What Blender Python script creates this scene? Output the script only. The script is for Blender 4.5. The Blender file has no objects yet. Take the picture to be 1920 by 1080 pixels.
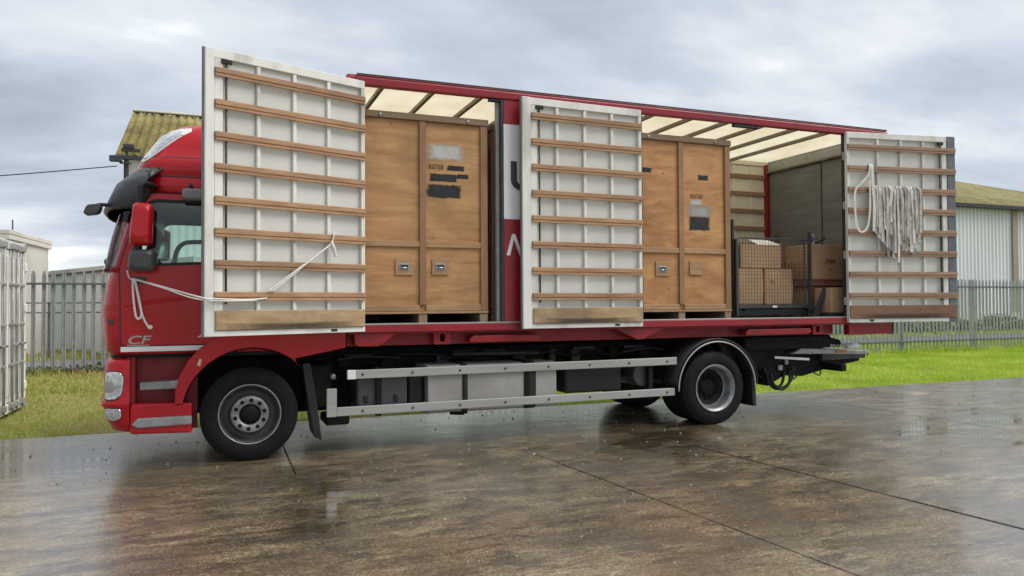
import bpy, bmesh, math, random
import numpy as np
from mathutils import Vector, Matrix
random.seed(7); rng = np.random.default_rng(7)
R = math.radians
S = bpy.context.scene
COL = S.collection

# ------------------------------------------------------------------ camera
def make_camera():
    cx, cy, cz = -0.3068, -8.0297, 1.5983
    yaw, pit, rol, f = R(21.5613), R(1.18451), R(-0.31327), 1395.14
    fw = Vector((math.sin(yaw)*math.cos(pit), math.cos(yaw)*math.cos(pit), math.sin(pit)))
    r = Vector((math.cos(yaw), -math.sin(yaw), 0)); u = r.cross(fw)
    r2 = r*math.cos(rol)+u*math.sin(rol); u2 = -r*math.sin(rol)+u*math.cos(rol)
    cd = bpy.data.cameras.new('camera'); co = bpy.data.objects.new('camera', cd); COL.objects.link(co)
    m = Matrix((( r2.x, u2.x, -fw.x, cx), (r2.y, u2.y, -fw.y, cy), (r2.z, u2.z, -fw.z, cz), (0, 0, 0, 1)))
    co.matrix_world = m
    cd.sensor_width = 36; cd.lens = 36*f/1920; cd.clip_end = 3000; cd.clip_start = .05
    S.camera = co
make_camera()

# ------------------------------------------------------------------ sky, sun, exposure
SUN_EL, SUN_AZ = 52, 126          # azimuth clockwise from +Y (behind the camera)
def make_world():
    w = bpy.data.worlds.new('World'); S.world = w; w.use_nodes = True
    nt = w.node_tree; n = nt.nodes; l = nt.links; n.clear()
    out = n.new('ShaderNodeOutputWorld'); bg = n.new('ShaderNodeBackground')
    sky = n.new('ShaderNodeTexSky'); sky.sky_type = 'NISHITA'; sky.sun_disc = False
    sky.sun_elevation = R(SUN_EL); sky.sun_rotation = R(SUN_AZ)
    skm = n.new('ShaderNodeVectorMath'); skm.operation = 'SCALE'; skm.inputs['Scale'].default_value = .09
    l.new(sky.outputs[0], skm.inputs[0])
    tc = n.new('ShaderNodeTexCoord'); sep = n.new('ShaderNodeSeparateXYZ'); l.new(tc.outputs['Generated'], sep.inputs[0])
    mz = n.new('ShaderNodeMath'); mz.operation = 'MAXIMUM'; mz.inputs[1].default_value = 0; l.new(sep.outputs[2], mz.inputs[0])
    az = n.new('ShaderNodeMath'); az.operation = 'ADD'; az.inputs[1].default_value = .22; l.new(mz.outputs[0], az.inputs[0])
    dx = n.new('ShaderNodeMath'); dx.operation = 'DIVIDE'; l.new(sep.outputs[0], dx.inputs[0]); l.new(az.outputs[0], dx.inputs[1])
    dy = n.new('ShaderNodeMath'); dy.operation = 'DIVIDE'; l.new(sep.outputs[1], dy.inputs[0]); l.new(az.outputs[0], dy.inputs[1])
    cb = n.new('ShaderNodeCombineXYZ'); l.new(dx.outputs[0], cb.inputs[0]); l.new(dy.outputs[0], cb.inputs[1])
    mp = n.new('ShaderNodeMapping'); mp.inputs['Scale'].default_value = (.62, .95, 1); mp.inputs['Rotation'].default_value = (0, 0, R(28)); mp.inputs['Location'].default_value = (6.5, 6, 0)
    l.new(cb.outputs[0], mp.inputs[0])
    n1 = n.new('ShaderNodeTexNoise'); n1.inputs['Scale'].default_value = .85; n1.inputs['Detail'].default_value = 7; n1.inputs['Roughness'].default_value = .52; n1.inputs['Distortion'].default_value = .35
    n2 = n.new('ShaderNodeTexNoise'); n2.inputs['Scale'].default_value = 2.6; n2.inputs['Detail'].default_value = 6; n2.inputs['Roughness'].default_value = .55
    l.new(mp.outputs[0], n1.inputs[0]); l.new(mp.outputs[0], n2.inputs[0])
    r1 = n.new('ShaderNodeValToRGB'); e = r1.color_ramp.elements
    e[0].position = .33; e[0].color = (.205, .232, .262, 1); e[1].position = .68; e[1].color = (.86, .87, .86, 1)
    a = e.new(.42); a.color = (.265, .295, .345, 1)
    a = e.new(.50); a.color = (.345, .375, .425, 1); a = e.new(.58); a.color = (.47, .49, .51, 1)
    mixn = n.new('ShaderNodeMix'); mixn.data_type = 'FLOAT'; mixn.inputs['Factor'].default_value = .40
    l.new(n1.outputs[0], mixn.inputs['A']); l.new(n2.outputs[0], mixn.inputs['B'])
    l.new(mixn.outputs['Result'], r1.inputs[0])
    # thin spots in the cloud deck let some blue through
    r2 = n.new('ShaderNodeValToRGB'); e = r2.color_ramp.elements; e[0].position = .60; e[0].color = (.04,)*3+(1,); e[1].position = .8; e[1].color = (.22,)*3+(1,)
    l.new(n2.outputs[0], r2.inputs[0])
    mx = n.new('ShaderNodeMix'); mx.data_type = 'RGBA'; l.new(r2.outputs[0], mx.inputs['Factor']); l.new(r1.outputs[0], mx.inputs['A']); l.new(skm.outputs[0], mx.inputs['B'])
    l.new(mx.outputs['Result'], bg.inputs[0]); bg.inputs[1].default_value = 1.0
    l.new(bg.outputs[0], out.inputs[0])
make_world()
sl = bpy.data.lights.new('sun', 'SUN'); sl.energy = 1.4; sl.angle = R(38); sl.color = (1, .97, .92)
so = bpy.data.objects.new('sun', sl); COL.objects.link(so)
sd = Vector((math.sin(R(SUN_AZ))*math.cos(R(SUN_EL)), math.cos(R(SUN_AZ))*math.cos(R(SUN_EL)), math.sin(R(SUN_EL))))
so.rotation_euler = sd.to_track_quat('Z', 'Y').to_euler()
S.view_settings.view_transform = 'Standard'; S.view_settings.look = 'None'
S.view_settings.exposure = 0.9; S.view_settings.gamma = 1

# ------------------------------------------------------------------ materials
def hexlin(h):
    c = [int(h[i:i+2], 16)/255 for i in (0, 2, 4)]
    return tuple(((x+.055)/1.055)**2.4 if x > .04 else x/12.92 for x in c)
class NT:
    def __init__(s, name):
        s.m = bpy.data.materials.new(name); s.m.use_nodes = True
        s.t = s.m.node_tree; s.t.nodes.clear()
        s.out = s.n('ShaderNodeOutputMaterial')
    def n(s, typ, **k):
        nd = s.t.nodes.new(typ)
        for a, b in k.items(): setattr(nd, a, b)
        return nd
    def l(s, a, b): s.t.links.new(a, b)
    def coords(s, scale=(1, 1, 1), rand=True, space='Object'):
        tc = s.n('ShaderNodeTexCoord'); mp = s.n('ShaderNodeMapping'); mp.inputs['Scale'].default_value = scale
        s.l(tc.outputs[space], mp.inputs[0])
        if rand:
            oi = s.n('ShaderNodeObjectInfo'); mu = s.n('ShaderNodeMath', operation='MULTIPLY'); mu.inputs[1].default_value = 53
            s.l(oi.outputs['Random'], mu.inputs[0]); s.l(mu.outputs[0], mp.inputs['Location'])
        return mp.outputs[0]
    def noise(s, v, scale, detail=5, rough=.55, dist=0):
        nd = s.n('ShaderNodeTexNoise'); s.l(v, nd.inputs[0]); nd.inputs['Scale'].default_value = scale
        nd.inputs['Detail'].default_value = detail; nd.inputs['Roughness'].default_value = rough; nd.inputs['Distortion'].default_value = dist
        return nd.outputs[0]
    def ramp(s, f, stops):
        nd = s.n('ShaderNodeValToRGB'); e = nd.color_ramp.elements; s.l(f, nd.inputs[0])
        def c4(c): return tuple(c)+(1,) if not isinstance(c, (int, float)) else (c, c, c, 1)
        e[0].position, e[0].color = stops[0][0], c4(stops[0][1]); e[1].position, e[1].color = stops[-1][0], c4(stops[-1][1])
        for p_, c in stops[1:-1]: a = e.new(p_); a.color = c4(c)
        return nd.outputs[0]
    def mix(s, f, a, b, blend='MIX'):
        nd = s.n('ShaderNodeMix', data_type='RGBA', blend_type=blend)
        for sock, v in (('Factor', f), ('A', a), ('B', b)):
            if isinstance(v, bpy.types.NodeSocket): s.l(v, nd.inputs[sock])
            elif isinstance(v, (int, float)): nd.inputs[sock].default_value = v if sock == 'Factor' else (v, v, v, 1)
            else: nd.inputs[sock].default_value = tuple(v)+(1,)
        return nd.outputs['Result']
    def math(s, op, a, b):
        nd = s.n('ShaderNodeMath', operation=op)
        for i, v in enumerate((a, b)):
            if isinstance(v, bpy.types.NodeSocket): s.l(v, nd.inputs[i])
            else: nd.inputs[i].default_value = v
        return nd.outputs[0]
    def bump(s, h, strength, dist=.01):
        nd = s.n('ShaderNodeBump'); nd.inputs['Strength'].default_value = strength; nd.inputs['Distance'].default_value = dist
        s.l(h, nd.inputs['Height']); return nd.outputs[0]
    def bsdf(s, color, rough=.5, metal=0, normal=None, **k):
        b = s.n('ShaderNodeBsdfPrincipled')
        for sock, v in (('Base Color', color), ('Roughness', rough), ('Metallic', metal)):
            if isinstance(v, bpy.types.NodeSocket): s.l(v, b.inputs[sock])
            elif sock == 'Base Color': b.inputs[sock].default_value = tuple(v)+(1,)
            else: b.inputs[sock].default_value = v
        if normal: s.l(normal, b.inputs['Normal'])
        for a, v in k.items():
            sk = b.inputs[a.replace('_', ' ')]
            if isinstance(v, bpy.types.NodeSocket): s.l(v, sk)
            else: sk.default_value = v
        s.l(b.outputs[0], s.out.inputs[0]); return b

def simple(name, col, rough=.5, metal=0, var=.2, scale=5, bump=0, bscale=80, dirt=None, dirt_amt=.5, stretch=(1, 1, 1), rvar=.12, **k):
    t = NT(name); v = t.coords(stretch)
    f = t.noise(v, scale)
    c = t.ramp(f, [(.3, [x*(1-var) for x in col]), (.7, [min(1, x*(1+var)) for x in col])])
    if dirt:
        g = t.noise(v, scale*.45, 8, .65)
        c = t.mix(t.ramp(g, [(.5, 0), (.72, dirt_amt)]), c, dirt)
    rr = t.ramp(t.noise(v, scale*2.3), [(.3, max(.02, rough-rvar)), (.7, min(1, rough+rvar))])
    nm = t.bump(t.noise(v, bscale, 3), bump, .004) if bump else None
    t.bsdf(c, rr, metal, nm, **k); return t.m

M = {}
M['red'] = simple('cab_red_paint', (.44, .005, .011), .24, var=.06, scale=2, rvar=.06, Coat_Weight=.15, Coat_Roughness=.06, dirt=(.24, .006, .01), dirt_amt=.4, Specular_IOR_Level=.35)
M['maroon'] = simple('body_red_paint', (.27, .005, .015), .4, var=.1, scale=3, dirt=(.07, .012, .014), dirt_amt=.5, bump=.05, Coat_Weight=.2, Coat_Roughness=.2)
M['frame_red'] = simple('underframe_red_paint', (.27, .008, .013), .5, var=.15, scale=4, dirt=(.05, .016, .014), dirt_amt=.75)
M['white_paint'] = simple('white_paint', (.74, .74, .72), .4, var=.04, scale=3, dirt=(.45, .43, .38), dirt_amt=.35)
M['black'] = simple('black_plastic', (.014, .015, .016), .5, var=.25, scale=6, dirt=(.035, .032, .028), dirt_amt=.4, Specular_IOR_Level=.3)
M['chassis'] = simple('chassis_black', (.007, .007, .0085), .65, var=.4, scale=5, dirt=(.028, .024, .02), dirt_amt=.5, Specular_IOR_Level=.2)
M['charcoal'] = simple('charcoal_plastic', (.045, .047, .05), .42, var=.15, scale=5)
M['rubber'] = simple('tyre_rubber', (.008, .0085, .009), .7, var=.3, scale=8, dirt=(.02, .019, .017), dirt_amt=.4, bump=.12, bscale=60, Specular_IOR_Level=.18)
M['steel'] = simple('wheel_steel', (.29, .29, .29), .42, .6, var=.25, scale=9, dirt=(.10, .09, .08), dirt_amt=.6)
M['steel_dark'] = simple('dark_steel', (.05, .05, .05), .55, .3, var=.3, scale=9, dirt=(.05, .045, .04), dirt_amt=.6)
M['alu'] = simple('aluminium', (.37, .365, .345), .42, .3, var=.10, scale=4, dirt=(.30, .28, .24), dirt_amt=.55, stretch=(.3, 3, 3))
M['alu_tank'] = simple('tank_aluminium', (.33, .315, .29), .45, .25, var=.12, scale=3, dirt=(.22, .2, .17), dirt_amt=.6)
M['kerb_grey'] = simple('grey_plastic', (.20, .205, .21), .4, var=.1)
M['step_alu'] = simple('worn_step_aluminium', (.33, .33, .32), .45, .4, var=.25, scale=9, dirt=(.12, .11, .1), dirt_amt=.6)
M['chrome'] = simple('lamp_reflector', (.62, .64, .65), .12, .85, var=.3, scale=25, bump=.6, bscale=18)
M['door_white'] = simple('door_white_panel', (.66, .65, .59), .5, var=.06, scale=2.2, dirt=(.56, .53, .45), dirt_amt=.38, bump=.06, bscale=25, stretch=(1, 1, .45))
M['door_frame'] = simple('door_white_frame', (.74, .73, .675), .45, var=.08, scale=4, dirt=(.33, .30, .24), dirt_amt=.75, stretch=(1.5, 1.5, .5))
M['stile_grey'] = simple('door_edge_grey_rubber', (.13, .135, .145), .55, var=.2, scale=6)
M['cream'] = simple('lining_cream', (.84, .80, .68), .55, var=.07, scale=3, dirt=(.55, .49, .36), dirt_amt=.4)
M['seal'] = simple('seal_rubber', (.025, .028, .03), .6)
M['webbing'] = simple('strap_webbing', (.50, .465, .41), .85, var=.3, scale=9, dirt=(.22, .2, .17), dirt_amt=.7, bump=.25, bscale=250)
M['webbing_dark'] = simple('strap_webbing_grey', (.30, .285, .26), .85, var=.3, scale=9, bump=.25, bscale=250)
M['webbing_white'] = simple('strap_webbing_white', (.66, .63, .57), .85, var=.2, scale=9, bump=.25, bscale=250)
M['rope'] = simple('white_rope', (.74, .72, .67), .85, var=.12, scale=30, bump=.4, bscale=300)
M['galv'] = simple('galvanised_steel', (.36, .365, .37), .5, .3, var=.14, scale=7, dirt=(.24, .24, .22), dirt_amt=.4)
M['galv_light'] = simple('bright_galvanised_steel', (.47, .48, .48), .5, .25, var=.12, scale=7, dirt=(.3, .3, .28), dirt_amt=.4)
M['galv_dark'] = simple('galvanised_rail', (.12, .125, .13), .55, .2, var=.15, scale=7)
M['con_white'] = simple('container_white', (.84, .83, .81), .5, var=.05, scale=2, dirt=(.5, .42, .33), dirt_amt=.5)
M['con_grey'] = simple('lockbar_grey', (.40, .40, .40), .5, .3, var=.15, scale=5, dirt=(.22, .13, .07), dirt_amt=.6)
M['render_wall'] = simple('pale_render', (.66, .62, .55), .9, var=.10, scale=.7, dirt=(.36, .34, .29), dirt_amt=.5, bump=.1, bscale=20)
M['sheet_white'] = simple('white_sheeting', (.78, .79, .79), .5, var=.06, scale=.5, dirt=(.5, .5, .46), dirt_amt=.4, stretch=(1, 1, .3))
M['gutter'] = simple('dark_gutter', (.035, .036, .035), .6)
M['post_brown'] = simple('brown_post', (.33, .28, .21), .7, var=.15)
M['card'] = simple('cardboard', (.52, .34, .19), .85, var=.12, scale=4, dirt=(.28, .17, .09), dirt_amt=.5, bump=.06, bscale=60)
M['card_red'] = simple('reddish_cardboard', (.33, .15, .10), .85, var=.15, scale=4, bump=.06)
M['card_print'] = simple('brown_print', (.10, .055, .04), .8, var=.3, scale=40)
M['red_print'] = simple('red_print', (.42, .06, .03), .8, var=.3, scale=40)
M['paper'] = simple('white_paper', (.82, .80, .76), .7, var=.05)
M['asphalt'] = simple('road_asphalt', (.17, .17, .175), .45, var=.18, scale=1.2, bump=.1)
M['soil'] = simple('joint_filler', (.028, .026, .022), .35, var=.4, scale=12)
M['tape_blue'] = simple('blue_plastic', (.03, .06, .25), .4)
M['orange'] = simple('orange_sticker', (.55, .20, .05), .5)
M['seat'] = simple('seat_fabric', (.03, .032, .036), .8)
M['plyrear'] = simple('grey_plywood', (.19, .20, .205), .38, var=.22, scale=2.5, dirt=(.12, .125, .12), dirt_amt=.5, stretch=(1, .6, 3))
M['floor_ply'] = simple('truck_floor_ply', (.07, .06, .05), .6, var=.3)
M['bow'] = simple('roof_bow_steel', (.20, .17, .12), .5, .1, var=.15)
M['wire'] = simple('mesh_wire', (.10, .075, .055), .5, .3)
M['amber'] = simple('amber_lens', (.75, .55, .35), .25, var=.1, scale=30)

def wood(name, c1, c2, dark, grain=(1.2, 14, 14), rough=.6, knots=True, dirt=.45):
    t = NT(name); v = t.coords(grain)
    f = t.noise(v, 2.2, 6, .6, .6)
    c = t.ramp(f, [(.28, c1), (.5, [(a+b)/2 for a, b in zip(c1, c2)]), (.72, c2)])
    v2 = t.coords((1, 1, 1)); g = t.noise(v2, 1.3, 8, .65)
    c = t.mix(t.ramp(g, [(.48, 0), (.78, dirt)]), c, dark)
    if knots:
        vo = t.n('ShaderNodeTexVoronoi'); vo.inputs['Scale'].default_value = 2.6; t.l(v2, vo.inputs[0])
        k = t.ramp(vo.outputs['Distance'], [(.02, 1), (.075, 0)]); c = t.mix(t.math('MULTIPLY', k, .6), c, dark)
    oi = t.n('ShaderNodeObjectInfo'); c = t.mix(t.math('MULTIPLY', oi.outputs['Random'], .28), c, [x*1.0 for x in dark])
    nm = t.bump(f, .12, .004); t.bsdf(c, t.ramp(g, [(.3, rough-.1), (.7, rough+.12)]), 0, nm); return t.m
M['slat'] = wood('slat_wood', (.27, .13, .062), (.57, .345, .18), (.13, .075, .05), (1.6, 30, 30), knots=False, dirt=.6)
M['slat_c'] = wood('slat_wood_weathered', (.30, .17, .105), (.44, .285, .18), (.16, .10, .07), (1.2, 20, 20), knots=False, dirt=.6)
M['kick'] = wood('kick_ply', (.38, .235, .11), (.62, .43, .23), (.12, .09, .06), (1.5, 4, 6), knots=True, dirt=.95)
M['kick_c'] = wood('kick_ply_brown', (.17, .085, .045), (.24, .13, .07), (.09, .05, .03), (1.5, 6, 8), knots=False)
M['ply'] = wood('crate_ply', (.34, .16, .056), (.61, .345, .145), (.21, .105, .042), (.7, 3, 4.5), rough=.62, knots=True, dirt=.75)
M['pine'] = wood('crate_pine_ply', (.34, .145, .045), (.65, .345, .13), (.20, .085, .032), (1.1, 2, 4.0), rough=.6, dirt=.6)
M['batten'] = wood('crate_batten', (.25, .13, .06), (.36, .20, .095), (.14, .075, .04), (6, 6, 1.2), knots=False, dirt=.55)
M['batten_h'] = wood('crate_batten_long', (.34, .19, .085), (.48, .29, .145), (.14, .08, .04), (1.2, 10, 10), knots=False, dirt=.6)
M['lid'] = wood('crate_lid_board', (.19, .125, .07), (.28, .19, .11), (.11, .07, .04), (1.2, 10, 10), knots=False)
M['skid'] = wood('skid_timber', (.26, .18, .10), (.36, .26, .15), (.12, .08, .05), (4, 4, 2), knots=False)

def glass_mat(name, tint, amt=.06):
    t = NT(name); tr = t.n('ShaderNodeBsdfTransparent'); tr.inputs[0].default_value = tuple(tint)+(1,)
    gl = t.n('ShaderNodeBsdfGlossy'); gl.inputs['Roughness'].default_value = .02
    fr = t.n('ShaderNodeFresnel'); fr.inputs[0].default_value = 1.5
    mx = t.n('ShaderNodeMixShader'); t.l(fr.outputs[0], mx.inputs[0]); t.l(tr.outputs[0], mx.inputs[1]); t.l(gl.outputs[0], mx.inputs[2]); t.l(mx.outputs[0], t.out.inputs[0])
    return t.m
M['glass'] = glass_mat('cab_glass', (.80, .89, .86))
M['mirror'] = simple('mirror_glass', (.8, .8, .8), .03, 1, var=.02)
M['lens'] = glass_mat('lamp_lens', (.92, .93, .93))

def translucent_roof():
    t = NT('translucent_roof'); v = t.coords((1, 1, 1), False)
    c = t.ramp(t.noise(v, 1.6, 7, .6), [(.3, (.84, .78, .63)), (.7, (.95, .91, .80))])
    d = t.n('ShaderNodeBsdfDiffuse'); tl = t.n('ShaderNodeBsdfTranslucent'); t.l(c, d.inputs[0]); t.l(c, tl.inputs[0])
    mx = t.n('ShaderNodeMixShader'); mx.inputs[0].default_value = .85; t.l(d.outputs[0], mx.inputs[1]); t.l(tl.outputs[0], mx.inputs[2]); t.l(mx.outputs[0], t.out.inputs[0])
    return t.m
M['roof_grp'] = translucent_roof()

def spray(name, col, soft=.16, dens=1.0):
    """sprayed paint with a soft, uneven edge on a thin patch"""
    t = NT(name); tc = t.n('ShaderNodeTexCoord'); sp = t.n('ShaderNodeSeparateXYZ'); t.l(tc.outputs['Generated'], sp.inputs[0])
    def edge(o):
        a = t.math('ABSOLUTE', t.math('SUBTRACT', o, .5), 0); return t.math('SUBTRACT', .5, a)
    d = t.math('MINIMUM', edge(sp.outputs[0]), edge(sp.outputs[2]))
    v = t.coords((1, 1, 1)); nz = t.noise(v, 22, 5, .6)
    d2 = t.math('ADD', d, t.math('MULTIPLY', t.math('SUBTRACT', nz, .5), .22))
    al = t.math('MULTIPLY', t.ramp(d2, [(.03, 0), (.03+soft, 1)]), t.ramp(t.noise(v, 6, 4), [(.25, dens*.8), (.6, dens)]))
    b = t.bsdf(col, .75); t.l(al, b.inputs['Alpha']); return t.m
M['spray_black'] = spray('black_spray_paint', (.018, .022, .024))
M['spray_white'] = spray('white_spray_paint', (.58, .57, .52), .2, .85)
M['spray_grey'] = spray('grey_spray_paint', (.42, .41, .37), .25, .8)
M['spray_grime'] = spray('grime', (.07, .055, .04), .47, .6)
M['stencil'] = simple('stencil_ink', (.09, .045, .025), .8, var=.3, scale=60)

def yard_concrete():
    t = NT('wet_concrete'); tc = t.n('ShaderNodeTexCoord'); v = tc.outputs['Object']
    mpn = t.n('ShaderNodeMapping'); mpn.inputs['Scale'].default_value = (1, 2.6, 1); mpn.inputs['Rotation'].default_value = (0, 0, R(-12)); t.l(v, mpn.inputs[0]); vs = mpn.outputs[0]
    big = t.noise(v, .33, 4, .55, .5); mid = t.noise(vs, 1.1, 9, .66, .4); fine = t.noise(vs, 9, 6, .68); grit = t.noise(v, 75, 4, .7)
    c = t.ramp(mid, [(.26, (.05, .033, .015)), (.40, (.185, .128, .064)), (.52, (.40, .29, .15)), (.67, (.74, .58, .35))])
    sm = t.noise(vs, 30, 5, .7)
    c = t.mix(t.ramp(fine, [(.34, .70), (.60, 0)]), c, (.07, .053, .034))
    c = t.mix(t.ramp(sm, [(.38, .8), (.53, 0)]), c, (.05, .037, .022))
    c = t.mix(t.ramp(sm, [(.54, 0), (.70, .45)]), c, (.46, .37, .23))
    c = t.mix(t.ramp(t.noise(v, .8, 6, .6), [(.5, 0), (.68, .4)]), c, (.33, .20, .13))
    c = t.mix(t.ramp(t.noise(vs, 2.1, 8, .7), [(.49, 0), (.58, .9)]), c, (.045, .034, .021))
    c = t.mix(t.ramp(t.noise(v, .7, 8, .66, .6), [(.50, 0), (.58, .65)]), c, (.06, .048, .028))
    c = t.mix(t.ramp(grit, [(.38, .85), (.50, 0)]), c, (.045, .035, .022))
    c = t.mix(t.ramp(grit, [(.56, 0), (.66, .65)]), c, (.52, .45, .32))
    oi = t.n('ShaderNodeObjectInfo'); c = t.mix(t.math('MULTIPLY', oi.outputs['Random'], .25), c, (.12, .095, .06))
    wf = t.math('ADD', t.math('ADD', t.math('MULTIPLY', big, .55), t.math('MULTIPLY', t.noise(vs, 1.6, 7, .62), .33)), t.math('MULTIPLY', fine, .12))
    wet = t.ramp(wf, [(.40, 0), (.62, 1)]); pud = t.ramp(wf, [(.575, 0), (.605, 1)])
    c = t.mix(t.math('MULTIPLY', pud, .45), c, (.06, .048, .032))
    rough = t.mix(wet, .34, .16)
    rough = t.mix(t.ramp(fine, [(.4, 0), (.7, .5)]), rough, .38)
    rough = t.mix(pud, rough, .05)
    nm = t.bump(t.math('ADD', t.math('ADD', t.math('MULTIPLY', fine, 1.0), t.math('MULTIPLY', sm, .6)), t.math('MULTIPLY', grit, .6)), .20, .01)
    nd = nm.node; st = t.mix(pud, t.mix(wet, .42, .25), .03); t.l(st, nd.inputs['Strength'])
    t.bsdf(c, rough, 0, nm, IOR=2.1, Specular_IOR_Level=.5, Coat_Weight=t.mix(pud, t.ramp(t.math('ADD', t.math('MULTIPLY', sm, .5), t.math('MULTIPLY', grit, .5)), [(.40, 1), (.62, .25)]), 1.0), Coat_Roughness=t.mix(pud, t.mix(wet, .24, .11), .03), Coat_IOR=1.75)
    return t.m
M['concrete'] = yard_concrete()

def grass_ground():
    t = NT('grass_ground'); tc = t.n('ShaderNodeTexCoord'); v = tc.outputs['Object']
    a = t.noise(v, .35, 6, .6); b = t.noise(v, 3.5, 6, .65)
    sx = t.n('ShaderNodeSeparateXYZ'); t.l(v, sx.inputs[0])
    c = t.ramp(b, [(.3, (.10, .15, .02)), (.5, (.19, .26, .03)), (.7, (.28, .34, .05))])
    mr = t.n('ShaderNodeMapRange'); t.l(sx.outputs[0], mr.inputs[0]); mr.inputs[1].default_value = 2; mr.inputs[2].default_value = 8; mr.inputs[3].default_value = 1; mr.inputs[4].default_value = .25
    c = t.mix(t.math('MULTIPLY', mr.outputs[0], t.ramp(t.noise(v, .9, 7, .65), [(.42, 0), (.6, .85)])), c, (.25, .19, .10))
    nm = t.bump(b, .6, .03); t.bsdf(c, .9, 0, nm); return t.m
M['grass_ground'] = grass_ground()
def grass_blades(name, stops, scale):
    t = NT(name); tc = t.n('ShaderNodeTexCoord'); v = tc.outputs['Object']
    f = t.math('ADD', t.math('MULTIPLY', t.noise(v, scale, 4, .6), .6), t.math('MULTIPLY', t.noise(v, 30, 2), .4))
    c = t.ramp(f, stops)
    b = t.bsdf(c, .6, 0, None); 
    tl = t.n('ShaderNodeBsdfTranslucent'); t.l(c, tl.inputs[0]); mx = t.n('ShaderNodeMixShader'); mx.inputs[0].default_value = .35
    t.l(b.outputs[0], mx.inputs[1]); t.l(tl.outputs[0], mx.inputs[2]); t.l(mx.outputs[0], t.out.inputs[0]); return t.m
M['grass_r'] = grass_blades('lawn_blades', [(.3, (.27, .40, .03)), (.5, (.50, .64, .06)), (.66, (.70, .76, .17))], .8)
M['grass_l'] = grass_blades('rough_grass_blades', [(.32, (.20, .24, .045)), (.44, (.40, .42, .09)), (.53, (.50, .44, .15)), (.62, (.52, .38, .2))], 1.1)
M['leaf'] = grass_blades('hedge_leaves', [(.3, (.09, .13, .05)), (.7, (.20, .25, .11))], 2)

def moss_roof(name, a, b, c_):
    t = NT(name); v = t.coords((1, 1, 1), False)
    c = t.ramp(t.noise(v, .8, 8, .7), [(.3, a), (.52, b), (.7, c_)])
    c = t.mix(t.ramp(t.noise(v, 4.5, 6, .7), [(.5, 0), (.7, .7)]), c, [x*.5 for x in a])
    t.bsdf(c, .9, 0, t.bump(t.noise(v, 12), .4, .02)); return t.m
M['lichen_yellow'] = moss_roof('lichen_roof_yellow', (.15, .125, .06), (.30, .25, .08), (.40, .35, .16))
M['lichen_green'] = moss_roof('lichen_roof_green', (.15, .135, .065), (.25, .225, .085), (.34, .27, .13))

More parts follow.
